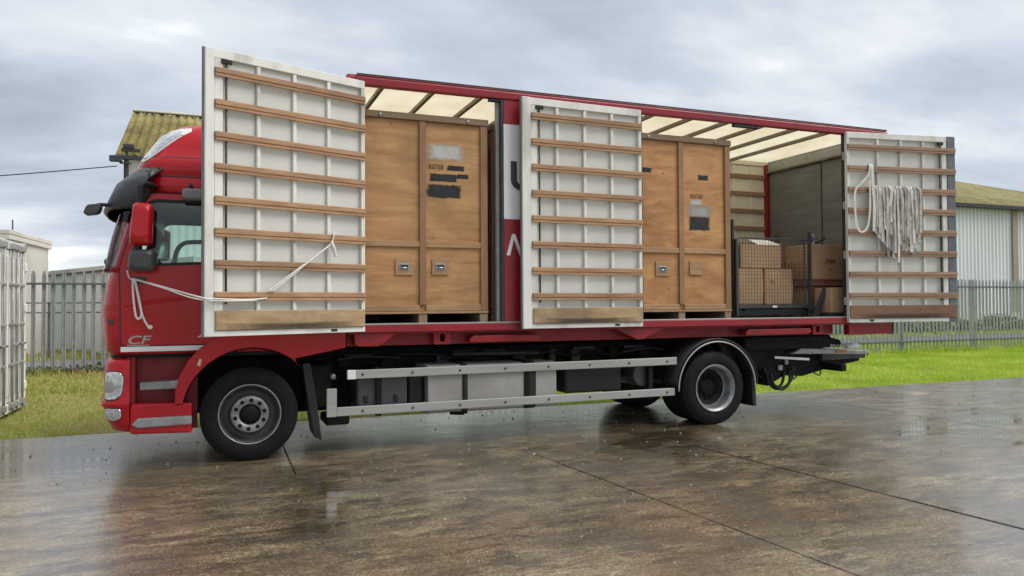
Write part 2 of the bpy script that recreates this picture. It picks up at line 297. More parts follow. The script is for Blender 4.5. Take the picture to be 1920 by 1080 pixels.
# ------------------------------------------------------------------ mesh builder
class MB:
    def __init__(s): s.v = []; s.f = []; s.sm = []
    def add(s, vs, fs, smooth=False):
        o = len(s.v); s.v += [tuple(p) for p in vs]; s.f += [tuple(i+o for i in f) for f in fs]; s.sm += [smooth]*len(fs); return s
    def box(s, x0, x1, y0, y1, z0, z1):
        x0, x1 = min(x0, x1), max(x0, x1); y0, y1 = min(y0, y1), max(y0, y1); z0, z1 = min(z0, z1), max(z0, z1)
        return s.add([(x0, y0, z0), (x1, y0, z0), (x1, y1, z0), (x0, y1, z0), (x0, y0, z1), (x1, y0, z1), (x1, y1, z1), (x0, y1, z1)],
              [(0, 3, 2, 1), (4, 5, 6, 7), (0, 1, 5, 4), (1, 2, 6, 5), (2, 3, 7, 6), (3, 0, 4, 7)])
    def prism(s, poly, y0, y1):
        """polygon in XZ extruded along Y"""
        n = len(poly); vs = [(x, y0, z) for x, z in poly]+[(x, y1, z) for x, z in poly]
        return s.add(vs, [tuple(range(n)), tuple(range(2*n-1, n-1, -1))]+[(i, i+n, (i+1) % n+n, (i+1) % n) for i in range(n)])
    def prism_z(s, poly, z0, z1):
        n = len(poly); vs = [(x, y, z0) for x, y in poly]+[(x, y, z1) for x, y in poly]
        return s.add(vs, [tuple(range(n-1, -1, -1)), tuple(range(n, 2*n))]+[(i, (i+1) % n, (i+1) % n+n, i+n) for i in range(n)])
    def tube(s, pts, r, seg=8, caps=True):
        pts = [Vector(p) for p in pts]; n = len(pts); vs = []; fs = []
        up = Vector((0, 0, 1)); prev = None
        for i, p in enumerate(pts):
            d = (pts[min(i+1, n-1)]-pts[max(i-1, 0)]).normalized()
            if prev is None:
                a = d.cross(up if abs(d.z) < .9 else Vector((1, 0, 0))).normalized()
            else:
                a = (prev-d*prev.dot(d)); a = a.normalized() if a.length > 1e-6 else d.orthogonal().normalized()
            prev = a; b = d.cross(a); rr = r[i] if isinstance(r, (list, tuple)) else r
            for k in range(seg):
                t = 2*math.pi*k/seg; vs.append(p+a*(rr*math.cos(t))+b*(rr*math.sin(t)))
        for i in range(n-1):
            for k in range(seg):
                fs.append((i*seg+k, i*seg+(k+1) % seg, (i+1)*seg+(k+1) % seg, (i+1)*seg+k))
        s.add(vs, fs, True)
        if caps: s.add([vs[k] for k in range(seg)]+[vs[(n-1)*seg+k] for k in range(seg)], [tuple(range(seg-1, -1, -1)), tuple(range(seg, 2*seg))])
        return s
    def lathe(s, prof, c, seg=48, sy=1):
        """profile (radius, y offset) turned about the Y axis through c"""
        vs = []; fs = []; n = len(prof)
        for k in range(seg):
            t = 2*math.pi*k/seg
            for r, y in prof: vs.append((c[0]+r*math.cos(t), c[1]+sy*y, c[2]+r*math.sin(t)))
        for k in range(seg):
            k2 = (k+1) % seg
            for i in range(n-1): fs.append((k*n+i, k*n+i+1, k2*n+i+1, k2*n+i))
        return s.add(vs, fs, True)
    def loft(s, rows, smooth=True, cap=False):
        n = len(rows[0]); vs = [p for r in rows for p in r]; fs = []
        for i in range(len(rows)-1):
            for k in range(n-1): fs.append((i*n+k, i*n+k+1, (i+1)*n+k+1, (i+1)*n+k))
        s.add(vs, fs, smooth)
        if cap:
            s.add(list(rows[0]), [tuple(range(n-1, -1, -1))]); s.add(list(rows[-1]), [tuple(range(n))])
        return s
    def build(s, name, mat, parent=None, bevel=0, seg=1, solid=0, weld=True, **tags):
        me = bpy.data.meshes.new(name); me.from_pydata(s.v, [], s.f); me.polygons.foreach_set('use_smooth', s.sm)
        bm = bmesh.new(); bm.from_mesh(me)
        if weld: bmesh.ops.remove_doubles(bm, verts=bm.verts, dist=1e-5)
        bmesh.ops.recalc_face_normals(bm, faces=bm.faces); bm.to_mesh(me); bm.free()
        me.materials.append(M[mat] if isinstance(mat, str) else mat)
        o = bpy.data.objects.new(name, me); COL.objects.link(o)
        if parent: o.parent = parent
        if solid: md = o.modifiers.new('solid', 'SOLIDIFY'); md.thickness = solid; md.offset = 0
        if bevel: md = o.modifiers.new('bevel', 'BEVEL'); md.width = bevel; md.segments = seg; md.limit_method = 'ANGLE'; md.angle_limit = R(40)
        for k, v in tags.items(): o[k] = v
        return o
def empty(name, loc=(0, 0, 0), rz=0, parent=None, **tags):
    o = bpy.data.objects.new(name, None); COL.objects.link(o); o.location = loc; o.rotation_euler = (0, 0, rz); o.empty_display_size = .1
    if parent: o.parent = parent
    for k, v in tags.items(): o[k] = v
    return o
def bx(name, mat, parent, x0, x1, y0, y1, z0, z1, bevel=.004, **k): return MB().box(x0, x1, y0, y1, z0, z1).build(name, mat, parent, bevel, **k)
def plate(name, mat, parent, outer, holes, y, th, bevel=.004, seg=2):
    """flat plate in the XZ plane with holes, thickened in Y"""
    bm = bmesh.new(); es = []
    for loop in [outer]+holes:
        vs = [bm.verts.new((x, y, z)) for x, z in loop]
        es += [bm.edges.new((vs[i], vs[(i+1) % len(vs)])) for i in range(len(vs))]
    bmesh.ops.triangle_fill(bm, use_beauty=True, use_dissolve=False, edges=es)
    ret = bmesh.ops.extrude_face_region(bm, geom=bm.faces[:])
    bmesh.ops.translate(bm, vec=(0, th, 0), verts=[g for g in ret['geom'] if isinstance(g, bmesh.types.BMVert)])
    bmesh.ops.recalc_face_normals(bm, faces=bm.faces)
    me = bpy.data.meshes.new(name); bm.to_mesh(me); bm.free(); me.materials.append(M[mat])
    o = bpy.data.objects.new(name, me); COL.objects.link(o); o.parent = parent
    if bevel: md = o.modifiers.new('bevel', 'BEVEL'); md.width = bevel; md.segments = seg; md.limit_method = 'ANGLE'; md.angle_limit = R(40)
    return o
def smooth_path(pts, n=8):
    P = [Vector(p) for p in pts]; out = []
    for i in range(len(P)-1):
        a, b, c, d = P[max(i-1, 0)], P[i], P[i+1], P[min(i+2, len(P)-1)]
        for k in range(n):
            t = k/n; out.append(.5*((2*b)+(c-a)*t+(2*a-5*b+4*c-d)*t*t+(3*b-3*c+d-a)*t**3))
    return out+[P[-1]]
def rounded(poly, r, n=4):
    out = []; N = len(poly)
    for i in range(N):
        p, a, b = Vector(poly[i]), Vector(poly[i-1]), Vector(poly[(i+1) % N])
        rr = r[i] if isinstance(r, (list, tuple)) else r
        u = (a-p); w = (b-p); q = min(rr, u.length*.45, w.length*.45); u.normalize(); w.normalize()
        for k in range(n+1):
            t = k/n; out.append(tuple((p+u*q)*(1-t)**2+p*2*t*(1-t)+(p+w*q)*t*t))
    return out
def text_mesh(name, s, size, mat, parent, loc, rot=(R(90), 0, 0), ext=.001, shear=0, bold=0, sx=1):
    cu = bpy.data.curves.new(name, 'FONT'); cu.body = s; cu.size = size; cu.extrude = ext; cu.shear = shear; cu.offset = bold
    to = bpy.data.objects.new(name, cu); COL.objects.link(to); bpy.context.view_layer.update()
    me = bpy.data.meshes.new_from_object(to.evaluated_get(bpy.context.evaluated_depsgraph_get())); bpy.data.objects.remove(to); bpy.data.curves.remove(cu)
    me.materials.clear(); me.materials.append(M[mat])
    o = bpy.data.objects.new(name, me); COL.objects.link(o); o.parent = parent; o.location = loc; o.rotation_euler = rot; o.scale = (sx, 1, 1); return o

# ================================================================== GROUND
g = MB().add([(-900, -300, -.06), (900, -300, -.06), (900, 1500, -.06), (-900, 1500, -.06)], [(0, 1, 2, 3)]).build('ground', 'grass_ground', kind='structure')
yard = MB().add([(-30, -22, -.035), (46, -22, -.035), (46, 2.5, -.035), (-30, 2.5, -.035)], [(0, 1, 2, 3)]).build('concrete_yard', 'soil', kind='structure')
MB().add([(-60, 13.9, -.045), (120, 13.9, -.045), (120, 17.6, -.045), (-60, 17.6, -.045)], [(0, 1, 2, 3)]).build('road', 'asphalt', kind='structure')

def slab(poly, dz):
    mb = MB(); 
    # wobble the long edges a little so that joints are not ruler straight
    out = []
    for i in range(len(poly)):
        a, b = Vector(poly[i]), Vector(poly[(i+1) % len(poly)]); n = max(2, int((b-a).length/.35)); pr = Vector((-(b-a).y, (b-a).x)).normalized()
        for k in range(n):
            t = k/n; w = 0 if k == 0 else random.uniform(-.005, .005); p = a.lerp(b, t)+pr*w; out.append((p.x, p.y))
    mb.prism_z(out, -.033, dz)
    return mb.build('slab', 'concrete', yard, .004, 1)
def skx(x, y): return x-.088*(y+.75)
ys1 = [2.55, -.736]
rows = [(-.74, -5.2), (-5.22, -9.7), (-9.72, -14.2), (-14.22, -18.7)]
xs1 = [-29.4, -25.2, -21, -16.8, -12.6, -8.2, -4.0, .38, 4.60, 8.75, 12.9, 17.1, 21.3, 25.5, 29.7, 34, 38.2, 42.4, 46]
for a, b in zip(xs1[:-1], xs1[1:]):
    e = .006
    slab([(a+e, ys1[1]), (b-e, ys1[1]), (b-e, ys1[0]+random.uniform(-.03, .03)), (a+e, ys1[0]+random.uniform(-.03, .03))], random.uniform(-.003, .001))
xs2 = [-28, -23.8, -19.6, -15.4, -11.2, -7, -2.9, 2.81, 4.58, 8.74, 13, 17.2, 21.4, 25.6, 29.8, 34, 38.2, 42.4]
for y1, y0 in rows:
    for a, b in zip(xs2[:-1], xs2[1:]):
        ea = .035 if a == 4.58 else .014 if a == 2.81 else .008; k = 1 if 2 < a < 5 else 0; k2 = 1 if 2 < b < 5 else 0
        fa = (lambda y: skx(a, y)) if k else (lambda y: a)
        fb = (lambda y: skx(b, y)) if k2 else (lambda y: b)
        slab([(fa(y0)+ea, y0), (fb(y0)-.009, y0), (fb(y1)-.009, y1), (fa(y1)+ea, y1)], random.uniform(.003, .006)+(.003 if a == 4.58 else 0))

def blades(name, mat, regions, tags, seedv):
    r = np.random.default_rng(seedv); V = []; F = []; base = 0
    for (x0, x1, y0, y1, n, h0, h1, wd) in regions:
        x = r.uniform(x0, x1, n); y = r.uniform(y0, y1, n)
        # clumping
        cl = np.sin(x*3.1+np.sin(y*2.3)*2)*np.sin(y*2.7+np.cos(x*1.9)*2); h = r.uniform(h0, h1, n)*(1+.35*cl)
        a = r.uniform(0, 2*np.pi, n); wx, wy = np.cos(a)*wd, np.sin(a)*wd; la = r.uniform(0, 2*np.pi, n); ln = h*r.uniform(.2, .9, n)
        z = np.full(n, -.062); P = np.empty((n, 5, 3))
        P[:, 0] = np.stack([x-wx, y-wy, z], 1); P[:, 1] = np.stack([x+wx, y+wy, z], 1)
        mx, my = x+np.cos(la)*ln*.35, y+np.sin(la)*ln*.35
        P[:, 2] = np.stack([mx+wx*.8, my+wy*.8, z+h*.6], 1); P[:, 3] = np.stack([mx-wx*.8, my-wy*.8, z+h*.6], 1)
        P[:, 4] = np.stack([x+np.cos(la)*ln, y+np.sin(la)*ln, z+h], 1)
        V.append(P.reshape(-1, 3)); i = base+5*np.arange(n)[:, None]
        F.append((i+np.array([[0, 1, 2]])), ); F.append(i+np.array([[0, 2, 3]])); F.append(i+np.array([[3, 2, 4]])); base += 5*n
    V = np.concatenate(V); F = np.concatenate(F)
    me = bpy.data.meshes.new(name); me.vertices.add(len(V)); me.vertices.foreach_set('co', V.ravel())
    me.loops.add(F.size); me.loops.foreach_set('vertex_index', F.ravel().astype(np.int32))
    me.polygons.add(len(F)); me.polygons.foreach_set('loop_start', np.arange(0, F.size, 3, dtype=np.int32)); me.update(calc_edges=True); me.validate()
    me.materials.append(M[mat]); o = bpy.data.objects.new(name, me); COL.objects.link(o)
    for k, v in tags.items(): o[k] = v
    return o
blades('lawn_grass', 'grass_r', [(4.5, 30, 2.57, 9.2, 90000, .035, .085, .007), (4.5, 30, 2.52, 2.75, 6000, .03, .09, .006), (4.5, 36, 9.2, 13.8, 26000, .05, .14, .012), (8, 34, 9.0, 9.6, 7000, .08, .26, .010), (14, 50, 17.7, 22, 14000, .08, .2, .02)],
       dict(label='short bright green lawn between the yard and the grey fence', category='grass', kind='stuff'), 3)
blades('rough_grass', 'grass_l', [(-9, 4.5, 2.57, 8, 60000, .02, .065, .005), (-9, 4.5, 8, 13.8, 34000, .05, .13, .009), (-9, 4, 2.50, 2.8, 7000, .03, .08, .006), (-9, 4, 11.9, 12.7, 5000, .08, .22, .009), (-12, 4, 17.7, 23, 9000, .08, .2, .016)],
       dict(label='patchy olive and brown grass beside the white container', category='grass', kind='stuff'), 4)

# ================================================================== TRUCK
truck = empty('box_truck', (0, 0, 0), label='red box truck with open white side doors and wooden crates inside', category='truck')
# ---- cab -----------------------------------------------------------------
cab = empty('cab', (0, 0, 0), parent=truck)
CY = 1.25
def outline(fx, ys, xr=.82, r=.26, bulge=.09):
    h = [(xr, ys), (min(xr-.001, fx+r+.55), ys), (min(xr-.002, fx+r+.15), ys)]
    for k in range(0, 9):
        a = R(84)*k/8; h.append((fx+r-r*math.sin(a), ys+r-r*math.cos(a)))
    x1, y1 = h[-1]
    for t in (.35, .7, 1.0): h.append((x1-bulge*(1-(1-t)**2), y1+(CY-y1)*t))
    return h+[(x, 2*CY-y) for x, y in h[-2::-1]]
def loft_z(table, **k):
    rows = []
    for z, fx, ys in table: rows.append([(x, y, z) for x, y in outline(fx, ys, **k)])
    return rows
low = [(1.11, -1.30, .15), (1.14, -1.335, .11), (1.3, -1.36, .10), (1.48, -1.372, .10), (1.56, -1.378, .095), (1.60, -1.362, .105), (1.8, -1.335, .105), (1.95, -1.30, .11), (1.99, -1.285, .13)]
MB().loft(loft_z(low)).build('cab_shell', 'red', cab)
MB().prism_z(outline(-1.29, .14), 1.08, 1.12).build('cab_floor', 'chassis', cab)
rooft = [(2.70, -1.03, .13), (2.74, -1.05, .105), (2.86, -1.06, .10), (2.885, -1.05, .115), (2.91, -1.06, .10), (3.0, -1.06, .10), (3.07, -1.035, .115), (3.1, -1.02, .155), (3.22, -.955, .185), (3.33, -.875, .225), (3.42, -.785, .29), (3.48, -.69, .37), (3.52, -.55, .47), (3.545, -.35, .62), (3.555, -.1, .8)]
rr = loft_z(rooft, r=.30, bulge=.10)
MB().loft(rr, cap=True).build('cab_roof', 'red', cab)
bx('cab_rear_wall', 'red', cab, .79, .82, .14, 2.36, 1.1, 2.75)
def ymir(side, a, b): return (a, b) if side == 0 else (2*CY-b, 2*CY-a)
DOOR = rounded([(-1.175, 1.205), (-.12, 1.205), (-.12, 2.70), (-.985, 2.70), (-1.195, 1.97)], [.05, .05, .06, .08, .05])
WIN = rounded([(-1.115, 1.985), (-.20, 2.03), (-.20, 2.64), (-.955, 2.64)], [.05, .05, .08, .10])
for side in (0, 1):
    y0, y1 = ymir(side, .085, .125)
    d = plate('cab_door', 'red', cab, DOOR, [WIN], y0, y1-y0, .006)
    y0, y1 = ymir(side, .094, .112)
    plate('door_seam', 'seal', cab, [((x+.62)*1.022-.62, (z-1.95)*1.014+1.95) for x, z in DOOR], [[((x+.62)*1.03-.62, (z-2.32)*1.04+2.32) for x, z in WIN]], y0, y1-y0, 0)
    y0, y1 = ymir(side, .108, .114)
    MB().prism(WIN, y0, y1).build('side_window', 'glass', cab)
    # rubber surround of the window
    y0, y1 = ymir(side, .080, .13)
    inner = [(x*.965-.022, (z-2.32)*.95+2.32) for x, z in WIN]
    plate('window_seal', 'black', cab, [(x*1.015+.009, (z-2.32)*1.03+2.32) for x, z in WIN], [inner], y0, y1-y0, 0)
    ya, yb = ymir(side, .10, .20)
    plate('sleeper_side_panel', 'red', cab, rounded([(-.112, 1.205), (.82, 1.205), (.82, 2.72), (-.112, 2.72)], .02), [], ya-.0, yb-ya, .006)
    MB().prism([(-1.245, 1.95), (-1.13, 1.95), (-.93, 2.73), (-1.03, 2.73)], *ymir(side, .115, .22)).build('windscreen_pillar', 'red', cab, .02, 2)
    bx('door_handle', 'charcoal', cab, -1.10, -.96, *ymir(side, .068, .09), 1.815, 1.875, .01)
    bx('door_stripe', 'white_paint', cab, -1.185, -.13, *ymir(side, .079, .092), 1.145, 1.195, .004)
MB().prism([(-.50, 1.275), (-.40, 1.345), (-.30, 1.365), (-.30, 1.295)], .081, .090).build('white_graphic', 'white_paint', cab)
text_mesh('lettering', 'CF', .115, 'alu', cab, (-1.135, .081, 1.222), shear=.25, bold=.002, sx=1.45)
bx('lettering_underline', 'alu', cab, -1.13, -.93, .080, .087, 1.203, 1.211, 0)
# windscreen, dashboard, seats
ws = []
for z, fx in ((1.96, -1.345), (2.25, -1.285), (2.5, -1.22), (2.74, -1.14)):
    ws.append([(x-.012, y, z) for x, y in outline(fx, .15, r=.17, bulge=.09) if x < fx+.12])
MB().loft(ws).build('windscreen', 'glass', cab)
MB().prism([(-1.24, 1.5), (-.82, 1.5), (-.80, 1.80), (-.95, 1.93), (-1.24, 1.96)], .20, 2.30).build('dashboard', 'seat', cab, .03, 2)
for yc in (.62, 1.88):
    s_ = MB().box(-.55, -.02, yc-.26, yc+.26, 1.45, 1.62); s_.prism([(-.12, 1.58), (.03, 1.58), (.17, 2.28), (.05, 2.30)], yc-.25, yc+.25); s_.prism([(.07, 2.33), (.17, 2.33), (.20, 2.52), (.11, 2.53)], yc-.14, yc+.14)
    s_.build('seat', 'seat', cab, .05, 3)
cw = [(-.80+.06*math.sin(a)*0, 1.88+.23*math.cos(a), 1.93+.2*math.sin(a)) for a in [2*math.pi*k/24 for k in range(25)]]
MB().tube([(x-.12*(z-1.93), y, z) for x, y, z in cw], .016, 8, False).build('steering_wheel', 'black', cab)
MB().tube(smooth_path([(-.83, 2.31, 1.96), (-.81, 2.27, 2.22), (-.74, 2.26, 2.36), (-.6, 2.26, 2.40), (-.2, 2.27, 2.40)]), .028, 8).build('grab_rail', 'black', cab)
bx('headliner', 'seat', cab, -.95, .78, .16, 2.34, 2.66, 2.70)
bx('sun_blind', 'charcoal', cab, -1.0, -.93, .25, 2.25, 2.44, 2.66, .02)
# bumper, steps, lamps
bt = [(.355, -1.235, .16), (.38, -1.275, .11), (.48, -1.325, .085), (.60, -1.350, .075), (.625, -1.372, .06), (.66, -1.372, .06), (.685, -1.345, .085), (.85, -1.348, .08), (1.02, -1.335, .08), (1.065, -1.315, .10), (1.085, -1.27, .16)]
MB().loft(loft_z(bt, xr=-1.105, r=.20, bulge=.08), cap=True).build('bumper', 'red', cab)
def patch(name, mat, tab, opts, upts, off, parent):
    """polygon given as (index along outline, z) laid on the loft surface, pushed out by off"""
    def P(u, z):
        zz = [t[0] for t in tab]; fx = np.interp(z, zz, [t[1] for t in tab]); ys = np.interp(z, zz, [t[2] for t in tab])
        o = outline(fx, ys, **opts); i = int(u); t = u-i; a, b = Vector(o[i]), Vector(o[i+1]); p = a.lerp(b, t); nn = Vector(((b-a).y, -(b-a).x)).normalized()
        if nn.dot(p-Vector((0, CY))) < 0: nn = -nn
        p = p+nn*off; return (p.x, p.y, z)
    cu, cz = sum(p[0] for p in upts)/len(upts), sum(p[1] for p in upts)/len(upts); rows = []
    U = upts+[upts[0]]
    for s_ in (0.02, .35, .7, .94, 1.0): rows.append([P(cu+(u-cu)*s_, cz+(z-cz)*s_) for u, z in U])
    # turned-in rim so that the piece has depth
    rim = []
    for u, z in U:
        p = Vector(P(u, z)); q = p+(Vector((-.4, CY, z))-p).normalized()*(off+.02); rim.append(tuple(q))
    rows.append(rim)
    return MB().loft(rows).build(name, mat, parent)
lampu = rounded([(8.6, .92), (4.3, .925), (3.3, .88), (3.4, .79), (4.6, .70), (8.6, .675)], .03, 4)
lampu = [(a, b) for a, b in [(8.8, .945), (7.0, .955), (5.5, .955), (4.2, .945), (3.6, .915), (3.35, .86), (3.5, .79), (4.1, .73), (5.2, .69), (7, .68), (8.8, .69)]]
rim_o = patch('headlight', 'black', bt, dict(xr=-1.105, r=.20, bulge=.08), [(5.9+(u-5.9)*1.06, .817+(z-.817)*1.07) for u, z in lampu], .004, cab)
patch('headlight_reflector', 'chrome', bt, dict(xr=-1.105, r=.20, bulge=.08), lampu, .009, cab)
pr = [(8.4, .86), (6.2, .865), (5.3, .84), (5.2, .79), (6.2, .755), (8.4, .755)]
patch('headlight_projector', 'alu', bt, dict(xr=-1.105, r=.20, bulge=.08), pr, .016, cab)
fogu = [(8.8, .595), (6.0, .60), (4.1, .595), (4.0, .55), (4.6, .50), (6.2, .48), (8.8, .485)]
fo = patch('fog_light', 'black', bt, dict(xr=-1.105, r=.20, bulge=.08), [(6.1+(u-6.1)*1.08, .54+(z-.54)*1.12) for u, z in fogu], .004, cab)
patch('fog_light_lens', 'chrome', bt, dict(xr=-1.105, r=.20, bulge=.08), fogu, .009, cab)
for side in (0, 1):
    bx('step_well', 'frame_red', cab, -1.11, -.50, *ymir(side, .30, .34), .34, 1.10, 0)
    bx('step_well_front', 'frame_red', cab, -1.13, -1.06, *ymir(side, .14, .32), .36, 1.09, .006)
    MB().prism([(-1.10, .345), (-.545, .325), (-.545, .625), (-1.10, .64)], *ymir(side, .075, .31)).build('side_skirt', 'red', cab, .02, 2)
    MB().prism([(-1.085, .44), (-1.03, .405), (-.545, .415), (-.545, .50), (-1.03, .50)], *ymir(side, .045, .30)).build('step', 'step_alu', cab, .012, 2)
    MB().prism([(-1.02, .765), (-.63, .765), (-.60, .85), (-1.02, .84)], *ymir(side, .115, .32)).build('step', 'step_alu', cab, .012, 2)
    fen = [(-.70, .62), (-.70, .74), (-.66, .90), (-.58, 1.05), (-.46, 1.18), (-.30, 1.27), (-.12, 1.315), (.965, 1.315), (.965, 1.135)]
    arc = [(.44, 1.035)]+[(.02+.665*math.cos(R(a)), .49+.67*math.sin(R(a))) for a in range(48, 169, 8)]+[(-.63, .62)]
    MB().prism(fen+arc, *ymir(side, .035, .16)).build('front_wing', 'red', cab, .015, 2)
    arcin = [(-.64, .45)]+[(.02+.66*math.cos(R(a)), .49+.66*math.sin(R(a))) for a in range(180, 35, -8)]
    MB().loft([[(x, y, z) for x, z in arcin] for y in ymir(side, .10, .62)]).build('wheel_arch_liner', 'chassis', cab, solid=.015)
    ind = MB().prism([(-.50, 1.00), (-.47, .985), (-.455, 1.055), (-.478, 1.065)], *ymir(side, .022, .04)).build('side_indicator', 'amber', cab, .004)
MB().loft([[(-1.16, .0855, 1.575), (-1.16, .078, 1.60), (-1.16, .0855, 1.625)], [(-.95, .0855, 1.60), (-.95, .070, 1.635), (-.95, .0855, 1.65)], [(-.13, .0855, 1.70), (-.13, .064, 1.745), (-.13, .0855, 1.76)]], smooth=False).build('door_crease', 'red', cab)
MB().loft([[(x, y-(.006 if y < .4 else 0), z) for x, y in outline(-1.372, .09)[4:12]] for z in (1.555, 1.575, 1.60)]).build('corner_trim', 'red', cab)
for zz in (2.885, 3.085): MB().loft([[(x, y-.003 if y < CY else y+.003, z) for x, y in outline(float(np.interp(z, [t_[0] for t_ in rooft], [t_[1] for t_ in rooft])), float(np.interp(z, [t_[0] for t_ in rooft], [t_[2] for t_ in rooft])), r=.30, bulge=.10)] for z in (zz-.005, zz+.005)]).build('roof_seam', 'seal', cab)
bx('corner_marker', 'charcoal', cab, -1.30, -1.245, .135, .165, 1.42, 1.46, .006)
# sun visor
v0 = outline(-1.075, .085, r=.30, bulge=.10); v1 = outline(-1.28, .02, r=.34, bulge=.10); v2 = outline(-1.395, .06, r=.36, bulge=.10)
top = [(x, y, 2.955) for x, y in v0[3:-3]]; mid = [(x+.03, y, 2.80) for x, y in v1[3:-3]]; bot = [(x+.045, y, 2.585) for x, y in v2[3:-3]]
low_ = [(x+.07, y+(.03 if y < CY else -.03), 2.555) for x, y in v2[3:-3]]
for row, z in ((top, 2.955), (mid, 2.86), (bot, 2.72), (low_, 2.68)):
    row[0] = (-.93, row[0][1], z); row[-1] = (-.93, row[-1][1], z)
MB().loft([top, mid, bot, low_]).build('sun_visor', 'charcoal', cab, solid=.02)
for k, x in enumerate((-1.02, -.955)):
    MB().lathe([(0, -.006), (.012, -.004), (.014, .01)], (x, .075, 2.93-.0*k), 10).build('visor_bolt', 'steel', cab)
# roof lamp / skylight at the front corner of the high roof
ro = dict(r=.30, bulge=.10)
sk = [(10.6, 3.06), (8.6, 3.03), (7.3, 3.055), (5.9, 3.16), (4.6, 3.29), (3.75, 3.385), (4.6, 3.425), (6.3, 3.42), (8.6, 3.40), (10.6, 3.38)]
ko = patch('roof_skylight', 'white_paint', rooft, ro, sk, .010, cab)
ski = [(7.4+(u-7.4)*.80, 3.235+(z-3.235)*.80) for u, z in sk]
patch('skylight_pane', 'chrome', rooft, ro, ski, .016, cab)
# mirrors
for side in (0, 1):
    def yy(a, b): return ymir(side, a, b)
    ar = MB()
    f_ = (lambda y: y) if side == 0 else (lambda y: 2*CY-y)
    ar.tube(smooth_path([(-.88, f_(.10), 2.765), (-.93, f_(-.02), 2.775), (-.985, f_(-.10), 2.765), (-1.0, f_(-.12), 2.70), (-1.0, f_(-.12), 2.55)]), .028, 10)
    lar = MB(); lar.tube(smooth_path([(-1.02, f_(.11), 2.02), (-1.02, f_(-.02), 2.03), (-1.02, f_(-.11), 2.08), (-1.01, f_(-.12), 2.3)]), .035, 10)
    arm = ar.build('mirror_arm', 'black', cab); lar.build('mirror_arm', 'black', cab)
    def housing(nm, mt, xc, zc, w, h, ya, yb, lean, par):
        rows = []
        for t, s_ in ((0, .60), (.12, .86), (.35, 1.0), (.75, 1.0), (1, .93)):
            y = ya+(yb-ya)*t; p = rounded([(xc-w*s_-lean, zc-h*s_), (xc+w*s_-lean*.6, zc-h*s_), (xc+w*s_+lean, zc+h*s_*.97), (xc-w*s_*.8+lean, zc+h*s_)], .055, 4)
            rows.append([(x, y, z) for x, z in p+p[:1]])
        return MB().loft(rows, cap=True).build(nm, mt, par)
    a_, b_ = (-.235, -.06) if side == 0 else (2*CY+.235, 2*CY+.06)
    housing('mirror_housing', 'red', -.99, 2.375, .098, .205, a_, b_, .008, cab)
    housing('wide_angle_mirror', 'charcoal', -.985, 2.03, .125, .105, a_+(.03 if side == 0 else -.03), b_, 0, cab)
    for zc, h, w in ((2.375, .175, .075), (2.03, .075, .095)):
        bx('mirror_glass', 'mirror', cab, -.985-w, -.985+w, (b_-.004) if side == 0 else (b_-.006), (b_+.006) if side == 0 else (b_+.004), zc-h, zc+h, .004)
fm = MB().tube(smooth_path([(-1.33, .34, 2.60), (-1.40, .32, 2.60), (-1.46, .30, 2.575)]), .018, 8).build('front_mirror_bracket', 'black', cab)
MB().prism(rounded([(-1.535, 2.485), (-1.40, 2.505), (-1.372, 2.60), (-1.50, 2.585)], .035), .20, .38).build('front_mirror', 'charcoal', cab, .02, 3)
km = MB().tube([(-.56, .10, 2.78), (-.56, -.02, 2.79), (-.56, -.08, 2.76)], .018, 8).build('kerb_mirror_bracket', 'black', cab)
MB().prism(rounded([(-.635, 2.63), (-.36, 2.63), (-.36, 2.74), (-.64, 2.735)], .04), -.17, -.03).build('kerb_mirror', 'kerb_grey', cab, .02, 2)
MB().tube(smooth_path([(-1.32, .30, 1.98), (-1.37, .5, 2.05), (-1.36, .9, 2.12)]), .014, 6).build('wiper', 'black', cab)

# ---- wheels --------------------------------------------------------------
RT = .478
def tyre_mesh():
    mb = MB(); p = []
    w = .29
    prof = [(.292, .028), (.315, .010), (.36, .0), (.41, .004), (.446, .018), (.466, .045)]
    gro = []
    for k, (a, b) in enumerate(((.045, .085), (.097, .137), (.149, .149), (.153, .193), (.205, .245))):
        if a == b: continue
        gro += [(RT, a), (RT, b), (RT-.013, b+.003), (RT-.013, b+.009)]
    prof = prof+gro[:-2]+[(.466, w-.045), (.446, w-.018), (.41, w-.004), (.36, w), (.315, w-.01), (.292, w-.028)]
    mb.lathe(prof, (0, 0, 0), 72); return mb
ty0 = tyre_mesh().build('tyre', 'rubber')
# front rim: outward dish with ten nuts
fr = MB().lathe([(.303, .012), (.306, .022), (.298, .03), (.288, .022), (.278, .045), (.262, .075), (.225, .095), (.197, .085), (.19, .07), (.187, .02), (.178, .006), (.105, .002), (.100, .012), (.098, .05)], (0, 0, 0), 56).build('rim', 'steel_dark')
fring = MB().lathe([(.306, .020), (.310, .008), (.301, .002), (.294, .012)], (0, 0, 0), 56).build('rim_flange', 'steel')
fdisc = MB().lathe([(.190, .03), (.183, .004), (.174, -.002), (.112, -.004), (.106, .006), (.106, .03)], (0, 0, 0), 48).build('wheel_disc', 'steel')
fhub = MB().lathe([(.104, .04), (.100, .012), (.06, -.004), (.03, -.008), (0, -.008)], (0, 0, 0), 32).build('hub', 'chassis')
rr_rim = MB().lathe([(.303, .012), (.310, .004), (.304, -.002), (.294, .008), (.272, .022), (.262, .05), (.255, .12), (.235, .16), (.19, .185), (.12, .19), (0, .19)], (0, 0, 0), 56)
rrim = rr_rim.build('rim', 'steel')
rhub = MB().lathe([(.235, .155), (.19, .178), (.122, .185), (.118, .165), (.09, .15), (0, .145)], (0, 0, 0), 40).build('hub', 'chassis')
nut0 = MB().lathe([(.022, .012), (.021, -.004), (.014, -.006), (.012, -.022), (0, -.024)], (0, 0, 0), 8).build('wheel_nut', 'chassis')
